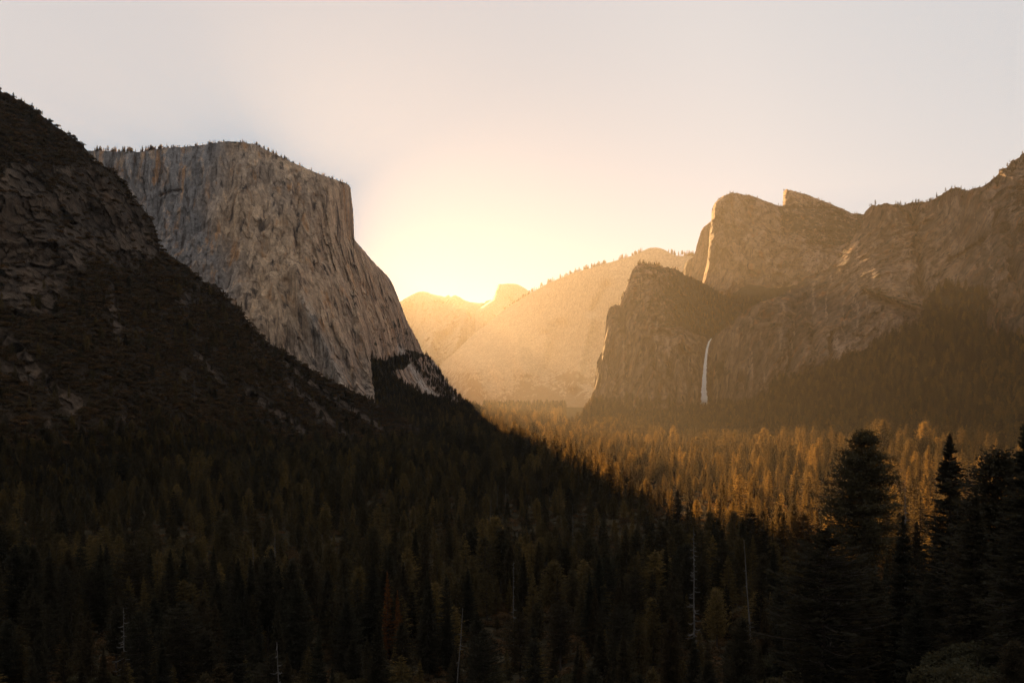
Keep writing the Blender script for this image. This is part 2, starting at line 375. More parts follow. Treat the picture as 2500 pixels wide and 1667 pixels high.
loft('elcap', 'granite_cliff', sky_elcap, [(-500, 1040), (1300, 1040)],
     [(-500, 400, 3500), (-500, 1000, 3200), (222, 370, 3350), (222, 900, 3050), (420, 500, 3300), (560, 350, 3350), (560, 900, 3000), (640, 650, 3180), (700, 395, 3380), (700, 900, 3060), (800, 700, 3250), (850, 455, 3500), (830, 930, 3100),
      (905, 980, 3100), (864, 583, 3520), (930, 800, 3500), (957, 690, 3800), (1033, 870, 3900), (1000, 950, 3560), (1130, 975, 3950), (920, 1035, 2950), (1100, 1035, 3350), (600, 1035, 2950), (0, 1035, 3000), (1260, 1030, 3700)],
     M_ELCAP, nu=1100, nv=560, plateau=-0.02, back=1200, edge=elcap_edge, flute=19, lump=9, fine=2.6, block=(4.5, 26, 520), blkc=.7, warp=14, shear=0.10,
     ridges=[([(725, 660), (745, 740), (790, 830), (845, 960)], 13, 38), ([(700, 690), (735, 800), (800, 960)], 12, -22), ([(870, 730), (882, 800), (898, 880), (918, 978)], 12, 34),
             ([(885, 700), (905, 800), (915, 865)], 9, -26), ([(820, 790), (850, 860), (880, 960)], 9, 22), ([(845, 880), (870, 975)], 5, -16), ([(655, 380), (650, 480), (648, 560)], 7, -12), ([(723, 420), (722, 480), (725, 640)], 5, -12),
             ([(760, 770), (742, 700), (728, 600)], 5, -10), ([(640, 700), (655, 640), (640, 560)], 8, -10), ([(665, 680), (680, 740), (690, 830)], 8, 16), ([(640, 780), (660, 900)], 9, 14),
             ([(395, 480), (420, 470), (445, 468)], 5, -14), ([(560, 370), (556, 520), (556, 700)], 14, -16), ([(590, 480), (585, 700)], 12, 14), ([(795, 520), (790, 640)], 6, -8), ([(770, 480), (764, 530)], 6, -9)],
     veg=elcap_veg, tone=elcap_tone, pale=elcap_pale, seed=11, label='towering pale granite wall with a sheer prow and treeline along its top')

# --- the dark near hillside at the left
sky_hill = [(-600, -100), (-250, 60), (-60, 185), (0, 221), (23, 235), (53, 245), (66, 253), (93, 279), (116, 293), (143, 311), (172, 332), (199, 352), (215, 369), (225, 386), (239, 402), (250, 406), (265, 409), (276, 413), (284, 420), (290, 430), (295, 438), (305, 448), (313, 458),
            (318, 478), (331, 485), (340, 496), (348, 509), (358, 520), (365, 529), (372, 542), (378, 556), (384, 578), (388, 602), (411, 621), (441, 642), (471, 665), (491, 685), (503, 690), (512, 692), (530, 697), (548, 722), (584, 758), (615, 794), (642, 825), (665, 842), (691, 857), (720, 876), (758, 901),
            (790, 920), (825, 937), (870, 960), (914, 982), (950, 1003), (982, 1023), (1030, 1050), (1080, 1075), (1150, 1092)]
CHUTES = [([(-20, 800), (40, 850), (90, 905), (140, 960), (190, 985)], 16), ([(-20, 885), (30, 905), (75, 940)], 8), ([(690, 880), (740, 920), (800, 965), (880, 1010), (930, 1045)], 6), ([(700, 930), (760, 985), (820, 1040), (880, 1090)], 8),
          ([(470, 860), (510, 900), (540, 930)], 8), ([(610, 960), (680, 1010), (740, 1055)], 9), ([(270, 700), (285, 780), (290, 860)], 7), ([(120, 960), (180, 1000)], 7)]
def chute(px, py):
    m = 0
    for poly, w in CHUTES: m = np.maximum(m, np.exp(-(segdist(px, py, poly) / w) ** 2))
    return m
def softpoly(px, py, poly, w=16):
    q = warped(px, py)
    return sum(inpoly(px + w * a, py + w * b, poly, q) * 1.0 for a, b in ((0, 0), (1, .3), (-1, -.4), (.4, 1), (-.3, -1), (.8, -.8), (-.8, .8))) / 7
def hill_rock(px, py):
    r = softpoly(px, py, [(-600, 250), (-60, 360), (60, 420), (150, 400), (240, 410), (300, 470), (360, 560), (380, 620), (300, 660), (180, 650), (120, 760), (-600, 760)]) * 0.62
    r = np.maximum(r, softpoly(px, py, [(-600, 585), (150, 590), (170, 660), (100, 690), (-600, 700)]) * .9)
    r = np.maximum(r, softpoly(px, py, [(235, 470), (300, 480), (385, 600), (350, 610), (290, 560)]) * .85)
    r = np.maximum(r, np.exp(-((px - 462) / 26) ** 2 - ((py - 735) / 24) ** 2) * .9)
    r = np.maximum(r, np.exp(-((px - 618) / 10) ** 2 - ((py - 842) / 16) ** 2))
    return r
def hill_veg(px, py, X, Y, Z):
    n = fbm(px / 60, py / 45, 0, 3, 21)
    return np.clip(0.95 - hill_rock(px, py) * 1.0 - chute(px, py) * 1.3 + 0.5 * n, 0, 1)
loft('hill', 'hillside', sky_hill, [(-600, 1380), (0, 1270), (300, 1215), (600, 1165), (900, 1120), (1150, 1098)],
     [(-600, -100, 1750), (-600, 700, 1350), (-600, 1350, 950), (0, 221, 1750), (0, 500, 1580), (0, 700, 1470), (0, 1000, 1290), (0, 1250, 1150), (215, 369, 1880), (230, 650, 1690), (300, 850, 1600), (300, 1200, 1360), (383, 600, 1980), (500, 750, 2040), (642, 824, 2160), (600, 950, 1920), (600, 1150, 1680),
      (758, 900, 2250), (914, 981, 2400), (850, 1040, 2250), (900, 1105, 2140), (1100, 1075, 2600), (1150, 1095, 2450)],
     M_HILL, nu=900, nv=480, plateau=-0.5, back=500, flute=8, lump=24, fine=4.5, block=(11, 45, 45), shear=-0.35,
     ridges=[([(-20, 500), (160, 470), (300, 520)], 22, 18), ([(110, 560), (230, 700), (330, 860), (420, 1000)], 26, 22), ([(200, 470), (235, 560), (290, 640), (380, 740)], 14, -18), ([(235, 410), (262, 470), (300, 540)], 9, 20), ([(318, 480), (345, 545)], 7, 16),
             ([(430, 700), (520, 860), (700, 1010)], 22, 18), ([(0, 640), (120, 640)], 14, -15), ([(0, 590), (150, 590)], 10, 14), ([(0, 830), (140, 960)], 18, -14), ([(700, 900), (860, 1040)], 14, -12)] + [(p, w * 1.2, -6) for p, w in CHUTES],
     veg=hill_veg, tone=lambda px, py, X, Y, Z: 0.35 + 0.3 * fbm(px / 80, py / 50, 0, 3, 8), pale=lambda px, py, X, Y, Z: np.clip(chute(px, py) * 0.3 * (0.5 + 1.2 * fbm(px / 12, py / 12, 0, 3, 44)), 0, 1), seed=31, rimnoise=4, label='dark brushy rock slope falling from the left edge to the forest')

# --- right side: middle rocks
sky_g = [(1395, 1035), (1420, 1012), (1437, 992), (1443, 970), (1449, 950), (1454, 920), (1457, 885), (1464, 868), (1470, 856), (1474, 833), (1478, 800), (1481, 770), (1486, 755), (1492, 749), (1503, 744), (1512, 744), (1520, 725), (1527, 705), (1533, 690), (1540, 670), (1546, 655), (1553, 648), (1563, 643), (1579, 643), (1590, 646),
         (1604, 649), (1630, 654), (1655, 660), (1663, 666), (1671, 672), (1690, 680), (1712, 688), (1738, 703), (1752, 712), (1764, 720), (1789, 722), (1830, 727), (1885, 729), (1936, 706), (2000, 668), (2080, 640)]
G_LEDGE = [(1492, 760), (1560, 790), (1610, 800), (1660, 800), (1700, 815), (1725, 828), (1745, 828)]
def g_veg(px, py, X, Y, Z):
    slope = (py < interp(G_LEDGE, px) + 8 * fbm(px / 20, py / 20, 0, 2, 79)) * smooth(1560, 1720, px + 30 * fbm(px / 40, py / 40, 0, 2, 76))
    bowl = inpoly(px, py, [(1640, 760), (1700, 740), (1790, 700), (2100, 600), (2100, 720), (1760, 840), (1712, 820), (1680, 800)])
    foot = py > 1000 - 0.0 * px
    up = (py < interp(G_LEDGE, px)) * smooth(1490, 1560, px)
    return np.clip(bowl * 1.0 + slope * 0.5 + up * 0.36 + foot * 1.0 + 0.22 * smooth(930, 1000, py), 0, 1)
def g_edge(px, py):
    l = np.interp(py, [640, 690, 744, 750, 856, 950, 1035], [1560, 1533, 1512, 1490, 1470, 1449, 1395])
    e = 30 * np.exp(-np.maximum(px - l, 0) / 2.5)
    rec = 70 * np.exp(-((px - 1730) / 16) ** 2) * smooth(800, 840, py)
    return e * .4 + rec
loft('g', 'rock_buttress', sky_g, [(1390, 1062), (2100, 1062)],
     [(1395, 1040, 2950), (1438, 990, 3000), (1457, 883, 3060), (1482, 768, 3100), (1554, 650, 3130), (1610, 655, 3130), (1560, 950, 2830), (1560, 800, 2960), (1640, 950, 2780), (1640, 810, 2900), (1700, 950, 2800), (1700, 830, 2920), (1745, 830, 2960), (1745, 1000, 2860),
      (1655, 662, 3200), (1704, 686, 3330), (1789, 723, 3600), (1750, 790, 3150), (1680, 760, 3060), (1885, 728, 3550), (2080, 650, 3500), (1500, 1050, 2780), (1700, 1050, 2750), (2080, 1050, 2900)],
     M_CATH, nu=800, nv=420, plateau=-0.9, back=700, edge=g_edge, flute=20, lump=12, fine=3.5, block=(9, 42, 150), blkc=.9,
     rimnoise=4, ridges=[([(1500, 760), (1540, 850), (1530, 950)], 10, -14), ([(1575, 800), (1600, 860), (1640, 900)], 7, -10), ([(1660, 820), (1650, 900), (1660, 980)], 9, 14), ([(1590, 780), (1590, 940)], 9, 10), ([(1480, 900), (1500, 980)], 10, 14)],
     veg=g_veg, tone=lambda px, py, X, Y, Z: 0.45 + 0.2 * smooth(900, 700, py) + .5 * fbm(px / 45, py / 60, 0, 3, 47), pale=lambda px, py, X, Y, Z: np.clip(1.3 * fbm(px / 9, py / 50, 0, 3, 48) - .15, 0, 1), seed=51, label='dark rock buttress left of the waterfall with pines on its crest')

sky_f = [(1690, 760), (1706, 712), (1714, 691), (1720, 665), (1726, 640), (1729, 610), (1732, 573), (1734, 545), (1736, 526), (1739, 510), (1744, 497), (1754, 486), (1762, 481), (1770, 477), (1780, 472), (1789, 470), (1800, 472), (1811, 475), (1834, 478), (1848, 483), (1862, 489), (1888, 499), (1900, 502), (1910, 505),
         (1911, 490), (1911.5, 471), (1914, 465), (1917, 463), (1925, 464), (1933, 465), (1950, 470), (1968, 475), (1990, 484), (2006, 489), (2025, 497), (2047, 506), (2060, 512), (2079, 521), (2100, 523), (2160, 530), (2230, 520)]
def f_edge(px, py):
    l = np.interp(py, [470, 497, 526, 573, 647, 691, 760], [1775, 1744, 1736, 1732, 1724, 1714, 1690])
    e = 40 * np.exp(-np.maximum(px - l, 0) / 2.5)
    e2 = np.where((px > 1910.2) & (py < 509), 170 + 110 * np.exp(-(px - 1911) / 8.0), 0)
    return e + e2
loft('f', 'rock_peak', sky_f, [(1680, 780), (2240, 780)],
     [(1700, 740, 3850), (1714, 691, 3900), (1735, 526, 3980), (1755, 600, 3870), (1789, 470, 4000), (1850, 480, 4060), (1917, 463, 4150), (1900, 600, 3850), (2050, 620, 3750), (2100, 522, 4150), (2230, 520, 4200), (1820, 720, 3700), (1950, 700, 3650), (2000, 500, 4150), (1750, 750, 3750), (2200, 760, 3600)],
     M_CATH, nu=700, nv=320, plateau=-0.8, back=700, edge=f_edge, flute=20, lump=17, fine=3.5, block=(11, 55, 150), blkc=.9, shear=0.3,
     rimnoise=3, ridges=[([(1860, 500), (1920, 570), (1990, 640)], 14, 22), ([(1900, 540), (1960, 620), (2020, 650)], 8, -14), ([(1950, 560), (2060, 560)], 16, 14), ([(1800, 560), (1790, 660)], 9, -8), ([(1830, 600), (1900, 690)], 10, 12), ([(1930, 560), (1900, 510)], 10, -16)],
     veg=lambda px, py, X, Y, Z: np.clip(inpoly(px, py, [(1900, 508), (1930, 500), (2000, 492), (2110, 530), (2080, 590), (2050, 605), (1960, 585), (1910, 550)]) * .52 + inpoly(px, py, [(1770, 735), (1800, 708), (1830, 694), (1870, 702), (1936, 700), (1990, 672), (2060, 700), (2240, 800), (1760, 800)]) * .9 + inpoly(px, py, [(1800, 474), (1910, 505), (1915, 530), (1850, 490)]) * .35, 0, 1),
     tone=lambda px, py, X, Y, Z: 0.6 + .5 * fbm(px / 60, py / 45, 0, 3, 47), pale=lambda px, py, X, Y, Z: np.clip(1.2 * fbm((px + .6 * py) / 14, (py - px * .5) / 30, 0, 3, 5) + .05 + .4 * np.exp(-((px - 2000) / 60) ** 2 - ((py - 640) / 30) ** 2), 0, 1), seed=71, label='broad sunlit-edged rock peak with a square notched block on its shoulder')

sky_e = [(1640, 740), (1660, 690), (1668, 662), (1674, 642), (1683, 633), (1693, 629), (1698, 612), (1701, 599), (1707, 580), (1711, 566), (1716, 557), (1724, 549), (1733, 542), (1760, 538), (1800, 560)]
loft('e', 'rock_spire', sky_e, [(1630, 760), (1810, 760)],
     [(1650, 700, 4650), (1674, 640, 4600), (1701, 599, 4560), (1735, 545, 4500), (1735, 700, 4350), (1800, 600, 4500), (1700, 740, 4300)],
     M_CATH, nu=260, nv=160, plateau=-0.8, back=400, flute=7, lump=10, fine=2.5, tone=lambda px, py, X, Y, Z: 0.6 + 0 * px,
     edge=lambda px, py: 25 * np.exp(-np.maximum(px - np.interp(py, [540, 560, 600, 640, 700, 760], [1733, 1714, 1701, 1674, 1657, 1635]), 0) / 7.0),
     veg=lambda px, py, X, Y, Z: (px < 1690) * 0.42, seed=81, label='narrow slab of rock tucked behind the left edge of the broad peak')

sky_h = [(1737, 1010), (1738, 850), (1739, 829), (1748, 818), (1757, 812), (1778, 795), (1799, 774), (1822, 756), (1846, 741), (1865, 734), (1885, 729), (1910, 718), (1936, 704), (1955, 688), (1974, 673), (1995, 665), (2015, 660), (2028, 648), (2038, 634), (2050, 622), (2063, 609), (2080, 582), (2098, 554), (2105, 535), (2110, 520), (2114, 514),
         (2122, 506), (2130, 502), (2145, 501), (2160, 496), (2172, 500), (2179, 500), (2190, 499), (2198, 504), (2212, 499), (2218, 496), (2240, 494), (2260, 493), (2275, 488), (2283, 484), (2296, 477), (2309, 467), (2320, 461), (2332, 459), (2345, 461), (2352, 466), (2365, 465), (2382, 461), (2395, 456), (2405, 450), (2418, 440), (2432, 429), (2443, 413), (2450, 411),
         (2455, 410), (2462, 400), (2466, 394), (2476, 390), (2486, 384), (2494, 377), (2500, 371), (2540, 340), (2620, 290), (2800, 200), (3000, 150)]
def h_veg(px, py, X, Y, Z):
    a = inpoly(px, py, [(2240, 760), (2270, 715), (2310, 690), (2340, 712), (2380, 700), (2400, 760), (2400, 830), (2240, 810)])
    foot = py > interp([(1730, 985), (1790, 992), (1868, 970), (1888, 930), (1957, 920), (2059, 875), (2143, 835), (2237, 800), (2321, 750), (2400, 820), (2500, 830), (3000, 830)], px)
    top = smooth(26, 4, py - interp(sky_h[2:], px)) * .42
    b = np.exp(-((px - 1757) / 26) ** 2 - ((py - 905) / 30) ** 2) * 0.75
    c = np.exp(-(segdist(px, py, [(2100, 700), (2180, 730), (2220, 745), (2260, 760)]) / 6) ** 2) * .6
    d = inpoly(px, py, [(2250, 560), (2300, 560), (2330, 640), (2400, 600), (2500, 560), (2500, 640), (2400, 680), (2280, 640)]) * .3
    return np.clip(a * 1.0 + foot * .9 + top + b + c + d, 0, 1)
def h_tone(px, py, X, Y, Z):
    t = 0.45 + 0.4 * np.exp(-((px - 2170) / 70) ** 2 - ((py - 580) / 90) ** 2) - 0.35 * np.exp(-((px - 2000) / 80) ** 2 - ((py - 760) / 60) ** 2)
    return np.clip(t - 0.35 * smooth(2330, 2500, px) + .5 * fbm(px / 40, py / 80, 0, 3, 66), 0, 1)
def h_pale(px, py, X, Y, Z):
    n = np.clip(fbm(px / 14, py / 40, 0, 3, 65) + .35, 0, 1)
    a = np.exp(-((px - 2060) / 45) ** 2 - ((py - 845) / 35) ** 2) + np.exp(-((px - 2330) / 45) ** 2 - ((py - 520) / 25) ** 2) * .8 + np.exp(-(segdist(px, py, [(2440, 520), (2390, 620), (2360, 660)]) / 14) ** 2) * .6
    a = a + np.exp(-((px - 2180) / 50) ** 2 - ((py - 670) / 60) ** 2) * .5 + np.exp(-((px - 1840) / 45) ** 2 - ((py - 930) / 40) ** 2) * .3
    return np.clip(a * n * 0.75 + np.clip(1.4 * fbm(px / 7, py / 75, 0, 3, 67) - .2, 0, 1) * (py > interp(sky_h[2:], px) + 20), 0, 1)
loft('h', 'rock_wall', sky_h, [(1730, 1070), (3000, 1070)],
     [(1745, 835, 2880), (1745, 1000, 2800), (1850, 748, 2800), (1850, 950, 2620), (1936, 712, 2850), (2000, 850, 2520), (2050, 630, 2900), (2109, 522, 3000), (2160, 498, 2900), (2150, 800, 2430), (2150, 690, 2560), (2260, 493, 2900), (2260, 720, 2500), (2350, 465, 2650), (2350, 720, 2350), (2300, 620, 2600),
      (2450, 410, 2600), (2440, 620, 2330), (2450, 850, 2200), (2500, 371, 2640), (2500, 850, 2160), (3000, 150, 2500), (3000, 1000, 1850), (1745, 1065, 2700), (2200, 1065, 2250), (2500, 1065, 2100)],
     M_CATH, nu=1000, nv=520, plateau=-0.6, back=900, flute=28, lump=14, fine=3.4, block=(11, 40, 210), blkc=.9,
     rimnoise=4, ridges=[([(2120, 520), (2080, 600), (2040, 670)], 8, 4), ([(2035, 810), (2020, 870), (2010, 900)], 5, -14), ([(2230, 500), (2235, 640), (2245, 720)], 9, -26), ([(2110, 705), (2150, 720), (2200, 745), (2250, 760)], 5, 14), ([(2110, 715), (2150, 732), (2200, 757)], 6, -12),
             ([(2430, 520), (2400, 590), (2310, 640)], 6, -16), ([(2390, 700), (2386, 820)], 8, 22), ([(1768, 870), (1762, 900)], 8, -12), ([(1800, 900), (1795, 980)], 12, 18), ([(1820, 770), (1900, 790), (1960, 730)], 16, -8), ([(1935, 740), (1925, 900)], 9, -14), ([(1975, 760), (1980, 880)], 8, -10), ([(2445, 415), (2480, 480)], 9, 14), ([(2460, 560), (2470, 760)], 14, -16)],
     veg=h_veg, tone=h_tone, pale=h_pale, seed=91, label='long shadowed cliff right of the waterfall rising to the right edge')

# --- forested foot slope at the right
sky_i = [(1380, 1060), (1480, 1042), (1600, 1030), (1680, 1022), (1727, 1003), (1760, 1002), (1791, 1008), (1830, 1000), (1868, 985), (1888, 948), (1957, 938), (2021, 920), (2059, 894), (2110, 880), (2143, 852), (2200, 828), (2260, 796), (2321, 776), (2350, 770), (2385, 790), (2410, 825), (2450, 840), (2500, 850), (2700, 830), (3000, 800)]
Ht = FORM['h']['tps']; Gt = FORM['g']['tps']
base_i = [(1380, 1090), (1700, 1105), (2000, 1120), (2300, 1120), (2500, 1105), (3000, 1100)]
def i_depth(px, py):
    rim = np.where(px < 1750, Gt(px, interp(sky_i, px)), Ht(px, interp(sky_i, px))) + 25
    bd = interp([(1380, 2550), (1700, 2300), (2000, 2000), (2300, 1750), (2500, 1560), (3000, 1350)], px)
    t = np.clip((py - interp(sky_i, px)) / (interp(base_i, px) - interp(sky_i, px)), 0, 1)
    return rim + (bd - rim) * t ** 0.8
loft('i', 'forested_slope', sky_i, base_i, i_depth, M_HILL, nu=500, nv=160, plateau=-0.6, back=250, nb=4, flute=6, lump=18, fine=2, rimnoise=0, shear=0.0,
     ridges=[([(2200, 880), (2240, 960)], 16, 20), ([(2080, 950), (2060, 1040)], 18, -18), ([(2340, 820), (2330, 1000)], 20, -22)],
     veg=lambda px, py, X, Y, Z: 0.85 - 0.5 * np.exp(-(segdist(px, py, [(2190, 900), (2225, 870)]) / 8) ** 2) - 0.4 * np.exp(-(segdist(px, py, [(1850, 1005), (1940, 1005)]) / 5) ** 2), tone=lambda px, py, X, Y, Z: 0.3 + 0 * px, seed=101, label='dark forested slope at the foot of the right hand cliff')

# --- the far valley
sky_d = [(1000, 985), (1040, 940), (1074, 896), (1091, 876), (1103, 866), (1114, 856), (1130, 840), (1145, 826), (1165, 808), (1183, 796), (1203, 778), (1225, 759), (1245, 747), (1264, 735), (1294, 717), (1315, 704), (1336, 693), (1365, 680), (1394, 669), (1420, 660), (1451, 652), (1480, 643), (1512, 634), (1535, 627), (1558, 619), (1570, 612), (1581, 607), (1590, 605),
         (1600, 604.5), (1612, 606), (1623, 610), (1635, 617), (1646, 624), (1665, 625), (1685, 624), (1760, 640), (1900, 680)]
loft('d', 'mountain_ridge', sky_d, [(900, 995), (1900, 995)],
     [(1000, 975, 6100), (1074, 896, 6900), (1183, 800, 6900), (1294, 717, 6800), (1450, 655, 6300), (1600, 605, 6250), (1750, 640, 6100), (1200, 985, 6000), (1350, 985, 5900), (1500, 985, 5700), (1300, 850, 6350), (1450, 850, 6100), (1450, 740, 6200), (1700, 900, 5800), (1900, 690, 6000), (1000, 985, 6100), (1150, 900, 6200)],
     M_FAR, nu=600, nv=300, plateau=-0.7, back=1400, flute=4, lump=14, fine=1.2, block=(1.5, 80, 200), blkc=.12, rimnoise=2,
     ridges=[([(1440, 780), (1420, 860), (1400, 940)], 14, 60), ([(1370, 800), (1340, 900)], 18, -60), ([(1330, 720), (1330, 800)], 12, 40), ([(1480, 700), (1450, 760)], 12, -40), ([(1240, 780), (1280, 900)], 24, 60), ([(1160, 850), (1200, 930)], 20, -50)],
     veg=lambda px, py, X, Y, Z: np.clip(0.12 + .5 * smooth(840, 985, py) - (np.exp(-((px - 1600) / 26) ** 2 - ((py - 612) / 12) ** 2)) * .8 + .3 * fbm(px / 40, py / 40, 0, 3, 12), 0, 1), tone=lambda px, py, X, Y, Z: 0.9 + 0 * px, seed=111, label='hazy tree-fringed ridge in the middle of the valley')
sky_c2 = [(1140, 800), (1160, 760), (1176, 742), (1183, 739.5), (1185, 736), (1190, 734), (1198, 732), (1203, 724), (1208, 715), (1211, 704), (1213, 695), (1216, 693.5), (1229, 694), (1240, 692.5), (1252, 692.5), (1262, 694), (1271, 698), (1280, 703), (1286, 707), (1300, 718), (1340, 750)]
loft('dome', 'granite_dome', sky_c2, [(1130, 905), (1350, 905)],
     [(1150, 780, 8200), (1213, 694, 8500), (1252, 693, 8600), (1300, 720, 8600), (1200, 890, 7900), (1300, 890, 7900), (1183, 738, 8300)],
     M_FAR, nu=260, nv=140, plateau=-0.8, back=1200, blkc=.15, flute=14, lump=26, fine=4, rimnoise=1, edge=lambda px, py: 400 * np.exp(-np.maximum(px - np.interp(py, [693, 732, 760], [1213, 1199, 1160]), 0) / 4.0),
     tone=lambda px, py, X, Y, Z: 0.5 + 0 * px, veg=lambda px, py, X, Y, Z: 0.5 * smooth(760, 850, py), seed=121, label='far hazy half dome with a sheer left side')
sky_c = [(860, 800), (940, 757), (976, 736), (992, 727), (1007, 719), (1020, 713), (1034, 711.5), (1044, 714), (1053, 718), (1070, 722), (1087, 725), (1092, 722), (1095, 720), (1099, 724), (1101, 726), (1106, 722), (1112, 720.5), (1119, 724), (1126, 728), (1134, 733), (1145, 737), (1165, 739), (1183, 740), (1210, 748), (1260, 760)]
loft('c', 'distant_ridge', sky_c, [(850, 915), (1270, 915)],
     [(900, 780, 9600), (1034, 712, 9700), (1183, 740, 9500), (1260, 760, 9500), (900, 900, 8800), (1050, 900, 8700), (1200, 900, 8800), (1050, 820, 9200)],
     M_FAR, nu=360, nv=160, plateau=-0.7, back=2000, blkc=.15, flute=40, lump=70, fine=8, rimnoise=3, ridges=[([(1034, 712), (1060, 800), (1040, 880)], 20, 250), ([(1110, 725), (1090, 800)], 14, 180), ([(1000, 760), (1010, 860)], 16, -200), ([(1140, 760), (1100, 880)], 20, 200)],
     tone=lambda px, py, X, Y, Z: 0.5 + 0 * px, veg=lambda px, py, X, Y, Z: 0.4 * smooth(760, 850, py), seed=131, label='faint jagged mountain ridge at the far end of the valley')

# ----------------------------------------------------------------- valley floor and the slope below the viewpoint
def zt(x, y):
    x = np.asarray(x, float); y = np.asarray(y, float)
    z = np.interp(y, [-800, -250, -20, 2, 25, 60, 110, 170, 250, 350, 500, 700, 950, 1250, 60000], [160, 70, 4, -1.7, -14, -38, -60, -79, -97, -113, -131, -147, -157, -162, -162])
    az = x / np.maximum(np.abs(y) + 60, 1)
    z = z + smooth(0.10, 0.42, az) * np.interp(y, [-100, 40, 150, 330, 500, 900, 1500, 2000], [0, 12, 26, 26, 24, 40, 48, 20])
    z = z + smooth(-0.15, -0.6, az) * np.interp(y, [-100, 100, 400, 900, 1500], [0, 6, 12, 16, 0])
    z = z + np.interp(y, [0, 300, 1500], [0.4, 3, 5]) * fbm(x / 140, y / 140, 0, 3, 201)
    z = z + 40 * smooth(2600, 3200, y) * smooth(100, -700, x) * smooth(5200, 4000, y)
    return z
gy = np.r_[np.linspace(-800, 0, 30)[:-1], np.geomspace(5, 20000, 330) - 5]
gt = np.linspace(-1, 1, 340)
GX = np.sinh(gt * 4.2) / np.sinh(4.2) * 12000
XX, YY = np.meshgrid(GX, gy)
ZZ = zt(XX, YY)
nrow, ncol = XX.shape
ii = np.arange(nrow - 1)[:, None] * ncol + np.arange(ncol - 1)[None]
Ng = NT('forest_floor'); Pg = Ng.pos()
n1 = Ng.noise(Ng.mapping(Pg, (0.02, 0.02, 0.02)), 1, 6, 0.65); n2 = Ng.noise(Ng.mapping(Pg, (0.4, 0.4, 0.4)), 1, 5, 0.7)
c1 = Ng.ramp(n1, [(0.35, (0.025, 0.02, 0.012)), (0.55, (0.042, 0.032, 0.019)), (0.7, (0.065, 0.05, 0.03))])
c1 = Ng.mix(Ng.attr('meadow'), c1, (0.26, 0.19, 0.09))
c1 = Ng.mix(1.0, c1, Ng.ramp(n2, [(0.3, (0.7, 0.7, 0.7)), (0.7, (1.25, 1.25, 1.25))]), 'MULTIPLY')
Ng.bsdf(c1, 1.0, Ng.bump(n2, 0.6), 0.0)
def meadow(x, y):
    return np.clip(1.3 * np.exp(-((x - 300) / 60) ** 2 - ((y - 1880) / 110) ** 2), 0, 1)
me = make_mesh('ground', np.stack([XX, YY, ZZ], -1).reshape(-1, 3), quads=np.stack([ii, ii + 1, ii + ncol + 1, ii + ncol], -1).reshape(-1, 4), mat=Ng.m, smooth_=True, attrs={'meadow': meadow(XX, YY)})
link('ground', me, kind='structure')

# ----------------------------------------------------------------- waterfall
def waterfall():
    prof = [(1737, 826, 1.5), (1731.5, 834, 3.2), (1727, 848, 3.6), (1724, 865, 4.2), (1721.5, 890, 5.2), (1720, 915, 6.2), (1719, 940, 8), (1719.5, 965, 10), (1720.5, 985, 13), (1721, 1003, 17)]
    ys = np.linspace(826, 1002, 120)
    p = np.array(prof); cxs = np.interp(ys, p[:, 1], p[:, 0]); ws = np.interp(ys, p[:, 1], p[:, 2])
    d = 2790.0
    n = 17; th = np.linspace(0, 2 * np.pi, n, endpoint=False)
    V = []
    for k, (y, c, w) in enumerate(zip(ys, cxs, ws)):
        r = 1.35 * w / 2 / F * d * (1 + 0.12 * np.sin(th * 3 + k * 0.05) + (0.08 + .003 * k) * vnoise(np.cos(th) * 2, k * 0.35, np.sin(th) * 2, 5))
        X = (c - CX) / F * d + r * np.cos(th); Y = d + 0.5 * r * np.sin(th) ; Z = np.full(n, (HY - y) / F * d)
        V.append(np.stack([X, Y, Z], -1))
    V = np.array(V).reshape(-1, 3)
    q = [(k * n + j, k * n + (j + 1) % n, (k + 1) * n + (j + 1) % n, (k + 1) * n + j) for k in range(len(ys) - 1) for j in range(n)]
    N = NT('falling_water'); P = N.pos()
    s = N.noise(N.mapping(P, (0.5, 0.5, 0.02)), 1, 6, 0.7)
    col = N.ramp(s, [(0.25, (0.75, 0.75, 0.75)), (0.6, (0.95, 0.945, 0.93))])
    d_ = N.n('BsdfDiffuse'); t_ = N.n('BsdfTranslucent'); N.l(col, d_.inputs[0]); N.l(col, t_.inputs[0])
    m_ = N.n('MixShader'); m_.inputs[0].default_value = 0.5; N.l(d_.outputs[0], m_.inputs[1]); N.l(t_.outputs[0], m_.inputs[2])
    tr = N.n('BsdfTransparent'); lw = N.n('LayerWeight'); lw.inputs[0].default_value = 0.45
    fac = N.math('MULTIPLY', N.f(lw.outputs['Facing'], 0.95, 0.35), N.f(s, 0.1, 0.42))
    hgt = N.n('SeparateXYZ'); N.l(P, hgt.inputs[0])
    fac = N.math('MULTIPLY', fac, N.f(hgt.outputs['Z'], -91.0, -45.0))
    m2 = N.n('MixShader'); N.l(fac, m2.inputs[0]); N.l(tr.outputs[0], m2.inputs[1]); N.l(m_.outputs[0], m2.inputs[2]); N.l(m2.outputs[0], N.out.inputs[0])
    me = make_mesh('waterfall', V, quads=q, mat=N.m, smooth_=True)
    link('waterfall', me, label='thin white waterfall dropping down the dark cliff right of the buttress', cat='waterfall')
waterfall()

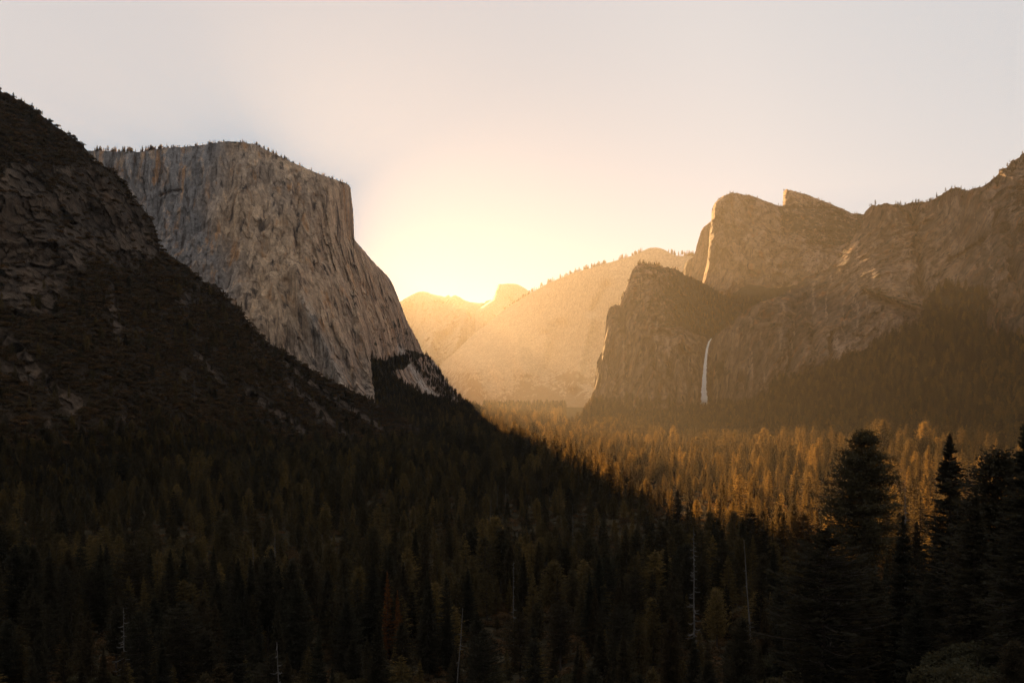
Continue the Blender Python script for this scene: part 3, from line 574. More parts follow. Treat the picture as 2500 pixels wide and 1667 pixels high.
# ----------------------------------------------------------------- trees
def tube(pts, rad, sides=6):
    pts = np.array(pts, float); n = len(pts); V = []; 
    th = np.linspace(0, 2 * np.pi, sides, endpoint=False)
    for i in range(n):
        t = pts[min(i + 1, n - 1)] - pts[max(i - 1, 0)]; t = t / (np.linalg.norm(t) + 1e-9)
        a = np.cross(t, [0, 0, 1.0]) if abs(t[2]) < 0.9 else np.cross(t, [1.0, 0, 0]); a /= np.linalg.norm(a); b = np.cross(t, a)
        V.append(pts[i] + rad[i] * (np.cos(th)[:, None] * a + np.sin(th)[:, None] * b))
    q = [(i * sides + j, i * sides + (j + 1) % sides, (i + 1) * sides + (j + 1) % sides, (i + 1) * sides + j) for i in range(n - 1) for j in range(sides)]
    return np.concatenate(V), np.array(q)
class Acc:
    def __init__(s): s.V = []; s.Q = []; s.T = []; s.n = 0
    def add(s, V, Q=None, T=None):
        if Q is not None and len(Q): s.Q.append(np.asarray(Q) + s.n)
        if T is not None and len(T): s.T.append(np.asarray(T) + s.n)
        s.V.append(V); s.n += len(V)
    def mesh(s, name, mat):
        return make_mesh(name, np.concatenate(s.V), quads=np.concatenate(s.Q) if s.Q else None, tris=np.concatenate(s.T) if s.T else None, mat=mat)
def sprays(acc, C, Dv, Ln, W, r):
    """kite shaped needle sprays: C centre, Dv unit direction"""
    n = len(C); rv = r.normal(size=(n, 3)); S = np.cross(Dv, rv); S /= np.linalg.norm(S, axis=1)[:, None] + 1e-9
    a = C - Dv * Ln[:, None] * .5; b = C + S * W[:, None] * .5; c = C + Dv * Ln[:, None] * .5; d = C - S * W[:, None] * .5
    V = np.stack([a, b, c, d], 1).reshape(-1, 3); i = np.arange(n)[:, None] * 4
    acc.add(V, np.c_[i, i + 1, i + 2, i + 3])

def conifer(seed, H=40.0, R=4.2, style='fir', levels=46, per=6, sp=10, limbs=True, spray=1.0, bare=0.12, merged=False, mat=None, bark=None):
    r = np.random.default_rng(seed)
    tr = Acc(); cr = Acc()
    lean = r.normal(0, 0.006, 2)
    zz = np.linspace(0, H, 9); rad = np.interp(zz / H, [0, .03, .5, 1], [H * .017, H * .0125, H * .008, 0.03])
    ax = lambda z: np.stack([lean[0] * z + 0.12 * np.sin(z / 7 + seed), lean[1] * z + 0.1 * np.cos(z / 6), z], -1)
    tr.add(*tube(ax(zz), rad, 7))
    C, Dv, Ln, W = [], [], [], []
    lv = np.linspace(bare, 0.995, levels)
    lobes = r.uniform(0, 2 * np.pi, 3)
    for k, f in enumerate(lv):
        f0 = f; f = np.clip(f + r.normal(0, .007), 0.03, .998)
        if style == 'fir': prof = (1 - f) ** 0.85 * (1 + .16 * math.sin(k * 2.1 + seed)) * min(1, .55 + 1.6 * (f - bare))
        elif style == 'pine': prof = (0.35 + 0.65 * math.sin(math.pi * min(1, (f - bare) / (1 - bare) * .93 + .07)) ** .7) * (1.0 if f < .86 else max(.1, (1 - f) / .14) ** .6) * (1 + .22 * math.sin(k * 1.7 + seed))
        elif style == 'dome': g_ = (f - bare) / (1 - bare); prof = max(.03, (1 - g_)) ** .46 * (.55 + .45 * min(1, g_ * 4)) * (1 + .2 * math.sin(k * 1.9 + seed))
        elif style == 'column': prof = min(1, (1 - f) * 3.2) ** .7 * .75 * (1 + .18 * math.sin(k * 2.6 + seed))
        else: prof = (1 - f) ** .6 * (.8 + .35 * math.sin(k * 1.3 + seed))
        nb_ = max(2, int(round(per * (0.6 + .6 * r.random()))))
        a0 = r.uniform(0, 2 * np.pi)
        for j in range(nb_):
            az = a0 + j * 2 * np.pi / nb_ + r.normal(0, .25)
            fj = float(np.clip(f + r.normal(0, .019 * (1.3 - f)), .03, .998))
            L = R * prof * (0.72 + .5 * r.random()) * (1 + .15 * math.cos(az - lobes[k % 3]))
            if r.random() < .05: L *= 1.25
            if L < .12: L = .12
            up = {'fir': 0.10 - .45 * (1 - f), 'pine': 0.16 - .25 * (1 - f), 'dome': .12 - .2 * (1 - f), 'column': .15 - .3 * (1 - f)}.get(style, .1 - .4 * (1 - f))
            o = ax(np.array([fj * H]))[0]
            t = np.linspace(0.12, 1, max(3, int(sp * (0.35 + .65 * min(1, L / R) ** .7))))
            dx, dy = math.cos(az), math.sin(az)
            zoff = L * (up * t + (.16 if style != 'dome' else .12) * (t ** 2) * (1 if style != 'fir' else .9)) 
            P = np.stack([o[0] + dx * L * t, o[1] + dy * L * t, o[2] + zoff], -1)
            if limbs and L > .7:
                tr.add(*tube(np.r_[[o], P[[len(P) // 2, -1]]], [max(.02, .018 * L + .02), .012 * L + .01, .012], 3))
            n = len(t)
            for side in (-1, 1, 0):
                m_ = t > (.25 if side else .0)
                q = P[m_]; tt = t[m_]
                if not len(q): continue
                wd = L * .30 * (1.15 - tt) * side * r.uniform(.5, 1.2, len(tt))
                cc = q + np.stack([-dy * wd, dx * wd, -np.abs(wd) * .25], -1) + r.normal(0, (.10 if style != 'dome' else .42) * spray, (len(tt), 3))
                dirv = np.stack([dx - dy * side * .9 + r.normal(0, .25, len(tt)), dy + dx * side * .9 + r.normal(0, .25, len(tt)), r.normal(.06 if style not in ('pine', 'dome') else .3, .28 if style != 'dome' else .6, len(tt))], -1)
                dirv[:, 2] += max(0, 1.3 - L) * 1.3
                dirv /= np.linalg.norm(dirv, axis=1)[:, None]
                C.append(cc); Dv.append(dirv); Ln.append(spray * min(1, .45 + L * .5) * (0.55 + .35 * L / R) * r.uniform(.8, 1.5, len(tt))); W.append(spray * min(1, .4 + L * .5) * r.uniform(.22, .42, len(tt)))
    sprays(cr, np.concatenate(C), np.concatenate(Dv), np.concatenate(Ln), np.concatenate(W), r)
    if merged:
        nV = tr.n; me = make_mesh('conifer', np.concatenate(tr.V + cr.V), quads=np.concatenate([np.concatenate(tr.Q), np.concatenate(cr.Q) + nV]), mat=bark)
        me.materials.append(mat)
        nq = sum(len(q) for q in tr.Q); mi = np.ones(len(me.polygons), np.int32); mi[:nq] = 0; me.polygons.foreach_set('material_index', mi)
        return me
    return tr.mesh('trunk', bark or M_BARK), cr.mesh('crown', mat or M_NEEDLE)

def broadleaf(seed, H=14, R=6, n=2600, leaf=.55, mat=None, merged=False):
    r = np.random.default_rng(seed); tr = Acc(); cr = Acc()
    tr.add(*tube([(0, 0, 0), (.2, .1, H * .25), (.1, .3, H * .5), (0, 0, H * .8)], [H * .03, H * .024, H * .016, .03], 7))
    cen = []
    for k in range(15):
        a = r.uniform(0, 2 * np.pi); rr = R * .72 * math.sqrt(r.random()); z = H * (.42 + .42 * r.random() * (1 - .4 * rr / R))
        c = np.array([rr * math.cos(a), rr * math.sin(a), z]); cen.append(c)
        tr.add(*tube([(0, 0, H * (.2 + .25 * r.random())), c * [.6, .6, .8], c], [H * .012, H * .007, .03], 4))
    C, D = [], []
    per = n // len(cen)
    for c in cen:
        v = r.normal(size=(per, 3)); v /= np.linalg.norm(v, axis=1)[:, None]
        v[:, 2] = np.where(v[:, 2] < -.3, -v[:, 2] * .5, v[:, 2])
        rad = R * r.uniform(.26, .42) * (0.75 + .3 * r.random(per))
        C.append(c + v * rad[:, None] * [1, 1, .75]); D.append(v * .4 + r.normal(size=(per, 3)) * .6)
    C = np.concatenate(C); D = np.concatenate(D); D /= np.linalg.norm(D, axis=1)[:, None]
    sprays(cr, C, D, leaf * r.uniform(.8, 1.6, len(C)), leaf * r.uniform(.4, .8, len(C)), r)
    return tr.mesh('trunk', M_BARK), cr.mesh('crown', mat or M_OAK)

def bush(seed, mat, n=260, R=3.2):
    r = np.random.default_rng(seed); cr = Acc(); C, D = [], []
    for k in range(7):
        a = r.uniform(0, 6.28); q = R * .6 * math.sqrt(r.random()); c = np.array([q * math.cos(a), q * math.sin(a), R * .35 * r.uniform(.5, 1.4)])
        v = r.normal(size=(n // 7, 3)); v /= np.linalg.norm(v, axis=1)[:, None]; v[:, 2] = np.abs(v[:, 2])
        C.append(c + v * R * r.uniform(.35, .55) * [1, 1, .8]); D.append(v * .5 + r.normal(size=(n // 7, 3)) * .6)
    C = np.concatenate(C); D = np.concatenate(D); D /= np.linalg.norm(D, axis=1)[:, None]
    sprays(cr, C, D, R * .30 * r.uniform(.7, 1.4, len(C)), R * .2 * r.uniform(.6, 1.2, len(C)), r)
    return cr.mesh('bush', mat)

def snag(seed, H, R=.35, nb_=26, bl=2.6, lean=0.02, bs=1.0):
    r = np.random.default_rng(seed); a = Acc(); b = Acc()
    z = np.linspace(0, H, 8); la = r.uniform(0, 6.28)
    ax = lambda z: np.stack([lean * z * math.cos(la) + .08 * np.sin(z / 3), lean * z * math.sin(la), z], -1)
    a.add(*tube(ax(z), np.interp(z / H, [0, 1], [R, .06]), 7))
    for k in range(nb_):
        f = r.uniform(.3, .98); az = r.uniform(0, 6.28); L = bl * (1.15 - f) * r.uniform(.5, 1.3) + .3; o = ax(np.array([f * H]))[0]
        dr = r.uniform(-.55, -.1)
        p = [o, o + L * np.array([math.cos(az) * .5, math.sin(az) * .5, dr * .55]), o + L * np.array([math.cos(az + .2), math.sin(az + .2), dr * .6 + .1])]
        b.add(*tube(p, [.1 * bs, .065 * bs, .03 * bs], 4))
        if L > 1.2: b.add(*tube([p[1], p[1] + L * .45 * np.array([math.cos(az + .9), math.sin(az + .9), -.1])], [.05 * bs, .02 * bs], 3))
    return a.mesh('trunk', M_DEAD), b.mesh('branches', M_DEAD)

# ----- candidate positions over the whole forest
def visible_dist(x, y, z): return CX + F * x / y, HY - F * z / y
N0 = 250000
yy = 55 * (5600 / 55) ** rng.random(N0)
# area-true density: weight ~ y^2 under a log sampling
w = (yy / 5600) ** 2; 
yy = np.sqrt(rng.random(N0)) * 5600
xx = (rng.random(N0) * 2 - 1) * 0.86 * (yy + 40)
keep = yy > 60
dens = np.where(yy < 2500, 0.95, 0.75) * (0.55 + 1.1 * fbm(xx / 70, yy / 70, 0, 3, 301))
keep &= rng.random(N0) < np.clip(dens, np.where(yy < 750, .8, .12), 1)
zz = zt(xx, yy); pxx, pyy = visible_dist(xx, yy, zz)
bh = interp([(-600, 1000), (0, 1180), (300, 1400), (600, 1720), (900, 2170), (1150, 2500), (1160, 9000)], pxx)
keep &= ~((pxx < 1150) & (yy > bh + 60) & (yy < 5600) & ~((pxx > 800) & (yy > 2550)))
bi = interp([(1379, 9000), (1380, 2600), (1700, 2350), (2000, 2060), (2300, 1800), (2500, 1620), (3000, 1400)], pxx)
keep &= yy < bi + 40
keep &= ~((pxx < 1180) & (yy > 3400))
keep &= meadow(xx, yy) < 0.35
# thin by spacing through a grid jitter: keep one per cell
cell = np.where(yy < 600, 8.5, np.where((yy > 1000) & (pxx > 1200), 18.0, 15.0))
key = (np.floor(xx / cell).astype(np.int64) * 100003 + np.floor(yy / cell).astype(np.int64))
idx = np.nonzero(keep)[0]; _, u = np.unique(key[idx], return_index=True); idx = idx[u]
TX, TY, TZ = xx[idx], yy[idx], zz[idx] - .3
hmap = fbm(TX / 220, TY / 220, 0, 2, 331)
TH = np.clip(rng.normal(34, 11, len(idx)) * (1 + .25 * hmap), 13, 58)
TH = np.where(TY < 1300, TH * .76, TH * 1.0); TH = np.where(TY < 420, np.clip(TH * np.interp(TY, [60, 150, 300, 420], [.38, .62, .8, 1]), 8, 50), TH)
def scatter_on(form, n, dens_fn, hmin, hmax, vmin=0.0, seed=0):
    fo = FORM[form]; X, Y, Z = fo['X'], fo['Y'], fo['Z']
    r = np.random.default_rng(seed)
    ax_ = np.abs((X[1:, :-1] - X[:-1, :-1]) * (Y[:-1, 1:] - Y[:-1, :-1]) - (X[:-1, 1:] - X[:-1, :-1]) * (Y[1:, :-1] - Y[:-1, :-1]))
    A = ax_ * dens_fn(fo['px'][:-1, :-1], fo['py'][:-1, :-1])
    A = A.reshape(-1); p = A / A.sum()
    k = r.choice(len(p), n, p=p); i, j = np.divmod(k, X.shape[1] - 1)
    s, t = r.random(n), r.random(n)
    def b(Q): return Q[i, j] * (1 - s) * (1 - t) + Q[i + 1, j] * s * (1 - t) + Q[i, j + 1] * (1 - s) * t + Q[i + 1, j + 1] * s * t
    return b(X), b(Y), b(Z), r.uniform(hmin, hmax, n), b(fo['px']), b(fo['py'])
def rimline(form, spots, seed):
    """spots: (px0, px1, count, hmin, hmax)"""
    fo = FORM[form]; r = np.random.default_rng(seed); out = []
    for a, b, n, h0, h1 in spots:
        c = np.nonzero((fo['rx'] >= a) & (fo['rx'] <= b))[0]
        pr = np.clip(fbm(fo['rx'][c] / 16, seed * 1.0, 0, 2, seed) + .6, .1, 2); k = r.choice(c, n, p=pr / pr.sum())
        # clumped along the crest
        out.append(np.c_[fo['X'][k, -1] + r.normal(0, 2, n), fo['Y'][k, -1] + r.uniform(-4, 14, n), fo['Z'][k, -1] - 1.5, r.uniform(h0, h1, n) * np.where(r.random(n) < .3, 1.35, .8)])
    return np.concatenate(out)

extra = []
def addx(t): extra.append(np.c_[t[0], t[1], t[2] - .5, t[3]])
treeline = lambda px: interp([(-600, 1120), (0, 1060), (200, 1030), (400, 1010), (600, 1030), (800, 1070), (1150, 1080)], px)
addx(scatter_on('hill', 5200, lambda px, py: smooth(-10, 190, py - treeline(px)) * (1 - chute(px, py)) + .02 * (py > 700), 10, 27, seed=1))
addx(scatter_on('hill', 260, lambda px, py: (py < 420) * 1.0 * (px < 215), 6, 13, seed=2))
addx(scatter_on('elcap', 4200, lambda px, py: elcap_veg(px, py, 0, 0, 0) * (py > 870) * (px > 820), 12, 26, seed=3))
addx(scatter_on('g', 1500, lambda px, py: g_veg(px, py, 0, 0, 0) ** 2 * (py < 850), 8, 20, seed=4))
addx(scatter_on('g', 1500, lambda px, py: smooth(965, 1010, py), 14, 30, seed=5))
addx(scatter_on('i', 13000, lambda px, py: (1 - .9 * np.exp(-(segdist(px, py, [(2190, 900), (2225, 870)]) / 9) ** 2)) * (1 - .85 * np.exp(-(segdist(px, py, [(1850, 1005), (1940, 1005)]) / 5) ** 2)), 18, 42, seed=6))
addx(scatter_on('h', 1300, lambda px, py: (h_veg(px, py, 0, 0, 0) > .75) * (py > 600), 14, 30, seed=7))
addx(scatter_on('h', 260, lambda px, py: (py < interp(sky_h[2:], px) + 28) * (px > 2200), 5, 12, seed=17))
addx(scatter_on('f', 260, lambda px, py: inpoly(px, py, [(1900, 508), (1930, 500), (2000, 492), (2110, 530), (2080, 590), (2050, 605), (1960, 585), (1910, 550)]) * 1.0, 6, 14, seed=8))
rims = [rimline('elcap', [(225, 380, 130, 9, 17), (380, 520, 70, 7, 13), (520, 620, 30, 5, 9), (620, 700, 60, 7, 14), (700, 850, 50, 4, 11)], 41),
        rimline('d', [(1225, 1570, 260, 15, 26), (1630, 1700, 50, 18, 30)], 42), rimline('g', [(1550, 1600, 26, 9, 15), (1600, 1670, 16, 9, 17), (1505, 1535, 6, 8, 14)], 43),
        rimline('f', [(1744, 1910, 26, 5, 10), (1913, 2100, 34, 6, 13)], 44), rimline('h', [(2120, 2260, 22, 6, 14), (2260, 2300, 12, 8, 13), (2300, 2500, 26, 5, 11)], 45),
        rimline('hill', [(0, 215, 36, 5, 9), (215, 540, 26, 4, 8), (540, 1000, 60, 6, 12)], 46)]
EX = np.concatenate(extra); RM = np.concatenate(rims)
AX = np.r_[TX, EX[:, 0], RM[:, 0]]; AY = np.r_[TY, EX[:, 1], RM[:, 1]]; AZ = np.r_[TZ, EX[:, 2], RM[:, 2]]; AH = np.r_[TH, EX[:, 3], RM[:, 3]]

# ----- named foreground trees: (px top, py top, distance, height, radius scale, style)
def inframe(x, y, z, h): 
    px, _ = visible_dist(x, y, z); return (px > -20) & (px < 2520) & (HY - F * (z + h) / y < 1680)
app = AH / AY * inframe(AX, AY, AZ, AH)
isT = np.arange(len(AX)) < len(TX)
N_IND = 262
order = np.argsort(-app)[:N_IND]
ind = np.zeros(len(AX), bool); ind[order] = True

# prototypes for the near, individual trees
protos = {}
for k, (st, H, R, lv, per, sp, br) in enumerate([('fir', 38, 6.2, 76, 8, 12, .06), ('fir', 38, 5.2, 70, 7, 12, .12), ('column', 38, 5.4, 78, 8, 11, .08), ('dome', 38, 6.6, 50, 8, 15, .32), ('pine', 38, 6.2, 46, 7, 13, .25), ('loose', 38, 5.8, 58, 7, 11, .1)]):
    protos[k] = conifer(100 + k, H, R, st, lv, per, sp, True, 1.0, br, mat=M_NEEDLE)
protos['rust'] = conifer(140, 38, 4.2, 'fir', 54, 6, 11, True, .9, .12, mat=M_RUST)
protos['oak'] = broadleaf(150, 14, 6.5, 5200, .5)
protos['oak2'] = broadleaf(151, 12, 5.5, 4600, .48)
def place_tree(kind, x, y, z, H, base_h, rot, wid, label, cat, group, name):
    tm, cm = protos[kind]
    root = bpy.data.objects.new(name, None); COL.objects.link(root)
    root.location = (x, y, z); s = H / base_h; root.scale = (s * wid, s * wid, s); root.rotation_euler = (0, 0, rot)
    root.empty_display_size = 2
    root['label'] = label; root['category'] = cat
    if group: root['group'] = group
    for nm, m_ in (('trunk', tm), ('crown', cm)):
        c = bpy.data.objects.new(nm, m_); COL.objects.link(c); c.parent = root
    return root
def zone_label(kind, px, py, y, h):
    marks = [(250, 'at the left edge'), (600, 'under the left hillside'), (950, 'below the pale wall'), (1250, 'left of bottom middle'), (1500, 'right of bottom middle'), (1750, 'below the waterfall'), (2050, 'left of the huge pine'), (2300, 'under the huge pine'), (9999, 'at the right edge')]
    side = [m for q, m in marks if px < q][0]
    dist = 'nearest' if y < 230 else ('near' if y < 340 else ('farther' if y < 480 else 'distant'))
    form = {0: 'broad layered dark fir', 1: 'slim layered dark fir', 2: 'columnar dense dark conifer', 3: 'round topped dark pine', 4: 'open crowned dark pine', 5: 'ragged dark conifer', 'oak': 'bushy dark oak', 'oak2': 'low bushy dark oak'}[kind]
    size = 'small' if h < 14 else ('medium' if h < 26 else ('tall' if h < 36 else 'very tall'))
    return f'{size} {form} in the {dist} forest {side}', ('tree' if kind in ('oak', 'oak2') else 'conifer')
rI = np.random.default_rng(99)
for t in order:
    x, y, z, h = AX[t], AY[t], AZ[t], AH[t]
    px, py = visible_dist(x, y, z + h)
    if y < 330 and rI.random() < .38: k = 'oak' if rI.random() < .5 else 'oak2'
    else: k = int(rI.choice([0, 1, 2, 3, 4, 5], p=[.26, .2, .2, .12, .12, .1]))
    # keep the near crowns below the lit band
    cap = (HY - 1330) / F * y - 0 if px < 1900 else (HY - 1250) / F * y
    if y < 600 and z + h > cap: h = max(6.0, cap - z)
    if k in ('oak', 'oak2'): h = min(h, 15)
    lab, cat = zone_label(k, px, py, y, h)
    place_tree(k, x, y, z, h, 38 if not isinstance(k, str) else (14 if k == 'oak' else 12), rI.uniform(0, 6.28), rI.uniform(.85, 1.2) * (1 if h > 12 else 1.2), lab, cat, 'trees standing in the shadowed foreground forest', {0: 'fir_tree', 1: 'fir_tree', 2: 'conifer', 3: 'pine_tree', 4: 'pine_tree', 5: 'conifer', 'oak': 'oak_tree', 'oak2': 'oak_tree'}[k])

# hero trees
def hero(px, pytop, d, kind, H, wid, label, name, rot=0.0, base_h=38):
    x = (px - CX) / F * d; ztop = (HY - pytop) / F * d; z = float(zt(x, d)) - .5
    Hh = ztop - z if H is None else H
    return place_tree(kind, x, d, ztop - Hh, Hh, base_h, rot, wid, label, 'conifer' if kind != 'rust' else 'conifer', None, name)
protos['hero_pine'] = conifer(201, 62, 13.0, 'dome', 54, 8, 26, True, 1.3, .36, mat=M_OAK)
protos['hero_fir'] = conifer(202, 45, 8.5, 'fir', 66, 8, 17, True, 1.0, .1, mat=M_NEEDLE)
hero(2105, 1055, 415, 'hero_pine', None, 1.08, 'huge broad pine with its upper left crown catching the sun', 'pine_tree', 0.4, 62)
hero(2319, 1060, 165, 'hero_fir', None, 1.0, 'tall dark pointed fir standing right of the huge sunlit pine', 'fir_tree', 1.4, 45)
hero(2516, 1028, 120, 'hero_fir', None, 1.15, 'tallest dark conifer cut by the right edge of the photo', 'fir_tree', 2.4, 45)
hero(2438, 1108, 150, 3, None, 1.25, 'dark pine between the pointed fir and the right edge', 'pine_tree', 2.0)
hero(2375, 1190, 140, 0, None, 1.1, 'dark fir low between the pointed fir and the right edge pine', 'fir_tree', 3.0)
hero(2010, 1290, 170, 4, None, 1.2, 'dark open pine below and left of the huge sunlit pine', 'pine_tree', 5.0)
hero(2210, 1260, 185, 1, None, 1.1, 'slim dark fir in front of the gap between the two tall conifers', 'fir_tree', 4.2)
hero(1655, 1195, 900, 5, None, 1.1, 'ragged fir rising into the shadow edge above the tall bare snag', 'conifer', 0.8)
hero(948, 1395, 420, 'rust', None, .9, 'rust orange conifer among the dark forest in the lower middle', 'conifer', 1.0)
hero(972, 1440, 400, 'rust', None, .8, 'smaller rust tinged conifer just right of the orange one', 'conifer', 2.0)

# dead snags: (px, py top, distance guess, height, lean, branchy)
SN = [(1695, 1282, 330, 26, .01, 44, 3.4, 'tall bare snag with drooping pale branches right of centre'), (1841, 1315, 300, 22, .07, 16, 1.5, 'leaning bare pole between the branchy snag and the huge pine'),
      (2208, 1150, 300, 30, .01, 40, 2.2, 'pale twiggy snag in the gap between the two tall conifers'),
      (670, 1289, 620, 34, .02, 24, 2.0, 'taller of the paired pale snags in the left lower forest'), (619, 1306, 620, 22, .01, 16, 1.6, 'shorter of the paired pale snags in the left lower forest'),
      (542, 1123, 1150, 40, .01, 30, 2.6, 'pale branchy snag below the left slope chutes'), (785, 1064, 1900, 34, .01, 8, 2, 'pale pole at the foot of the left slope, upper of two'), (793, 1089, 1800, 32, .01, 6, 2, 'pale pole at the foot of the left slope, lower of two'),
      (1050, 1136, 1350, 28, .12, 6, 2, 'leaning pale pole in the middle forest'), (1214, 1179, 1150, 20, .01, 5, 1.5, 'short pale pole just left of centre'), (1235, 1153, 1300, 30, .02, 5, 2, 'taller pale pole at the centre of the forest'),
      (1197, 1215, 1000, 18, .01, 4, 1.5, 'small pale pole below the central pair'), (1399, 1230, 900, 18, .01, 5, 1.5, 'pale pole left of the forked snag'), (1427, 1251, 850, 18, .03, 14, 2, 'small forked pale snag right of centre'),
      (981, 1366, 480, 16, .04, 16, 1.6, 'thin pale snag right above the rust orange conifer'), (1253, 1366, 450, 12, .01, 18, 1.8, 'pale twiggy dead top below centre'), (145, 1018, 1280, 14, .01, 3, 1, 'short pale pole on the far left slope'),
      (166, 1112, 1120, 34, .03, 8, 2, 'thin pale snag on the lower far left slope'), (435, 1074, 1400, 32, .01, 10, 2, 'thin snag on the left slope beside the brush line'), (199, 1144, 1050, 14, .15, 4, 1.2, 'leaning grey stick on the lower far left slope'),
      (807, 1135, 1500, 24, .02, 8, 2, 'faint pale snag in the left middle forest'), (472, 925, 1850, 50, .01, 40, 4, 'tall grey half dead conifer standing up from the left slope'), (455, 1068, 1500, 36, .01, 50, 5, 'grey half dead bushy conifer below the tall one on the left slope'),
      (100, 1130, 1080, 20, .02, 16, 2, 'grey snag near the left edge'), (300, 1480, 280, 20, .02, 30, 4, 'dead tree with curved pale limbs at the lower left'), (690, 1560, 170, 12, .03, 30, 3.5, 'dead tree with long curved limbs at the bottom left of centre'),
      (1110, 1480, 300, 14, .08, 8, 2, 'thin leaning dead stem at the bottom middle'), (26, 246, 1740, 20, .01, 3, 1, 'single pale pole on top of the left hillside'),
      (2440, 1350, 140, 12, .03, 24, 2.5, 'pale twiggy dead branches near the right edge')]
hillF = FORM['hill']
for k, (px, pt, d, H, ln, nb_, bl, lab) in enumerate(SN):
    x = (px - CX) / F * d; ztop = (HY - pt) / F * d
    if px < 900 and d > 1000 or pt < 300:       # on the hillside: stand on its surface
        g = np.argmin((hillF['px'] - px) ** 2 + (hillF['py'] - (pt + H / d * F)) ** 2)
        x, d, z = hillF['X'].flat[g], hillF['Y'].flat[g], hillF['Z'].flat[g] - 1
        z = z
    else:
        z = min(ztop - H, float(zt(x, d)) + 22); z = max(z, float(zt(x, d)) - .5); H = max(ztop - z, 8)
        if z > float(zt(x, d)): H = ztop - float(zt(x, d)); z = float(zt(x, d)) - .5
    tm, bm_ = snag(300 + k, H, max(.16, H * .0075), nb_, bl, ln, max(1.0, min(3.0, d / 170)))
    root = bpy.data.objects.new('dead_tree', None); COL.objects.link(root); root.location = (x, d, z)
    root['label'] = lab; root['category'] = 'dead tree'
    for nm, m_ in (('trunk', tm), ('branches', bm_)):
        c = bpy.data.objects.new(nm, m_); COL.objects.link(c); c.parent = root

# ----- the rest of the forest and the brush, as stuff
def instancer(name, P, H, meshes, base_h, kinds, label, seed, wid=(1.1, 1.75)):
    r = np.random.default_rng(seed); n = len(P)
    me = bpy.data.meshes.new(name); me.vertices.add(n); me.vertices.foreach_set('co', np.ascontiguousarray(P, np.float32).reshape(-1))
    s = H / base_h; w_ = s * r.uniform(wid[0], wid[1], n)
    a = me.attributes.new('tree_scale', 'FLOAT_VECTOR', 'POINT'); a.data.foreach_set('vector', np.stack([w_, w_, s], -1).astype(np.float32).reshape(-1))
    a = me.attributes.new('tree_rot', 'FLOAT_VECTOR', 'POINT'); a.data.foreach_set('vector', np.stack([r.normal(0, .02, n), r.normal(0, .02, n), r.uniform(0, 6.28, n)], -1).astype(np.float32).reshape(-1))
    a = me.attributes.new('tree_kind', 'INT', 'POINT'); a.data.foreach_set('value', kinds.astype(np.int32))
    o = link(name, me, kind='stuff', label=label)
    ng = bpy.data.node_groups.new(name, 'GeometryNodeTree')
    ng.interface.new_socket('Geometry', in_out='INPUT', socket_type='NodeSocketGeometry'); ng.interface.new_socket('Geometry', in_out='OUTPUT', socket_type='NodeSocketGeometry')
    gi = ng.nodes.new('NodeGroupInput'); go = ng.nodes.new('NodeGroupOutput'); iop = ng.nodes.new('GeometryNodeInstanceOnPoints')
    gti = ng.nodes.new('GeometryNodeGeometryToInstance')
    for m_ in reversed(meshes):
        ob = bpy.data.objects.new(name + '_source', m_)
        oi = ng.nodes.new('GeometryNodeObjectInfo'); oi.inputs['Object'].default_value = ob
        ng.links.new(oi.outputs['Geometry'], gti.inputs[0])
    def na(nm, typ):
        q = ng.nodes.new('GeometryNodeInputNamedAttribute'); q.data_type = typ; q.inputs[0].default_value = nm
        return [s_ for s_ in q.outputs if s_.enabled and s_.name == 'Attribute'][0]
    m2p = ng.nodes.new('GeometryNodeMeshToPoints')
    ng.links.new(gi.outputs[0], m2p.inputs[0]); ng.links.new(m2p.outputs[0], iop.inputs['Points'])
    ng.links.new(gti.outputs[0], iop.inputs['Instance']); iop.inputs['Pick Instance'].default_value = True
    ng.links.new(na('tree_kind', 'INT'), iop.inputs['Instance Index']); ng.links.new(na('tree_rot', 'FLOAT_VECTOR'), iop.inputs['Rotation']); ng.links.new(na('tree_scale', 'FLOAT_VECTOR'), iop.inputs['Scale'])
    ng.links.new(iop.outputs[0], go.inputs[0])
    md = o.modifiers.new('scatter', 'NODES'); md.node_group = ng
    return o

far_meshes = []
for k, (st, R, lv, per, sp, br) in enumerate([('fir', 6.0, 46, 6, 6, .05), ('fir', 5.0, 44, 6, 6, .10), ('column', 5.4, 48, 6, 6, .06), ('dome', 6.2, 34, 7, 8, .28), ('loose', 5.8, 40, 6, 6, .08), ('column', 4.6, 44, 6, 5, .12)]):
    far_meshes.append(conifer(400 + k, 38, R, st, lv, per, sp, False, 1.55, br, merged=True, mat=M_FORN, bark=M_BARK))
rest = ~ind
rF = np.random.default_rng(5)
kinds = rF.choice(6, rest.sum(), p=[.25, .2, .2, .12, .13, .1])
Hr = AH[rest]
instancer('conifer_forest', np.stack([AX, AY, AZ], -1)[rest], Hr, far_meshes, 38, kinds, 'dense conifer forest filling the valley floor and clinging to slopes and rims', 77)

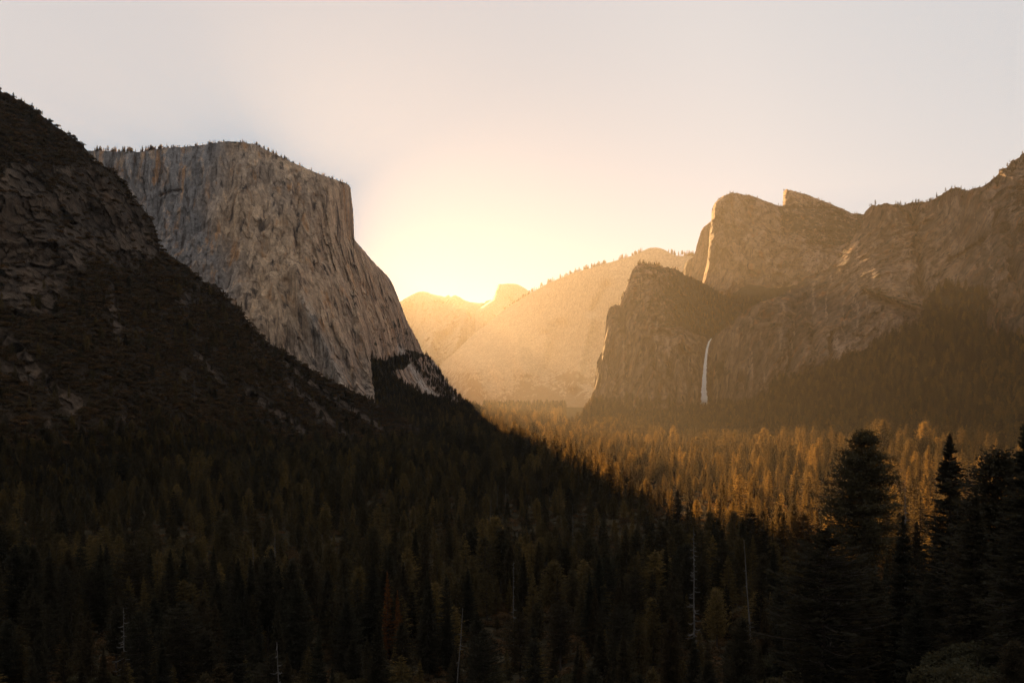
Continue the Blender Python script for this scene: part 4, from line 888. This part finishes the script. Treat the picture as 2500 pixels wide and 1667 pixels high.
bx_ = [scatter_on('hill', 19000, lambda px, py: (0.04 + .96 * np.clip(hill_veg(px, py, 0, 0, 0), 0, 1) ** 3) * (1 - .96 * chute(px, py)), 1.8, 6.2, seed=61),
       scatter_on('g', 1500, lambda px, py: (g_veg(px, py, 0, 0, 0) > .2) * (py < 840), 1.5, 4, seed=62), scatter_on('f', 900, lambda px, py: 1.0 * (py < 640) * (px > 1850), 1.5, 4, seed=63),
       scatter_on('h', 700, lambda px, py: h_veg(px, py, 0, 0, 0), 1.5, 4.5, seed=64), scatter_on('elcap', 500, lambda px, py: elcap_veg(px, py, 0, 0, 0) * (py > 800), 1.5, 4.5, seed=65)]
BP = np.concatenate([np.c_[b[0], b[1], b[2] - .3] for b in bx_]); BH = np.concatenate([b[3] for b in bx_])
# low brush on the slope under the viewpoint
ny = 14000; by_ = 35 + 1500 * rng.random(ny) ** .75; bx2 = rng.uniform(-.62, .62, ny) * by_
BP = np.r_[BP, np.c_[bx2, by_, zt(bx2, by_)]]; BH = np.r_[BH, rng.uniform(1, 3.4, ny)]
bush_meshes = [bush(500 + k, M_BRUSH) for k in range(4)]
instancer('hillside_brush', BP, BH, bush_meshes, 2.6, rF.integers(0, 4, len(BP)), 'low brown green brush covering the rocky slopes', 78, (.9, 1.6))

# ----------------------------------------------------------------- morning haze in the valley
x0, x1, y0, y1, z0, z1 = -12500, 12500, -900, 20500, -420, 910
Vh = np.array([(x, y, z) for z in (z0, z1) for y in (y0, y1) for x in (x0, x1)], float)
qh = [(0, 2, 3, 1), (4, 5, 7, 6), (0, 1, 5, 4), (2, 6, 7, 3), (0, 4, 6, 2), (1, 3, 7, 5)]
mh = bpy.data.materials.new('valley_haze'); mh.use_nodes = True; th = mh.node_tree; th.nodes.clear()
ho = th.nodes.new('ShaderNodeOutputMaterial'); pv = th.nodes.new('ShaderNodeVolumePrincipled')
pv.inputs['Color'].default_value = (0.62, 0.60, 0.57, 1); pv.inputs['Density'].default_value = HAZE_DENSITY; pv.inputs['Anisotropy'].default_value = 0.64
th.links.new(pv.outputs[0], ho.inputs['Volume'])
link('haze', make_mesh('haze', Vh, quads=qh, mat=mh), kind='stuff')
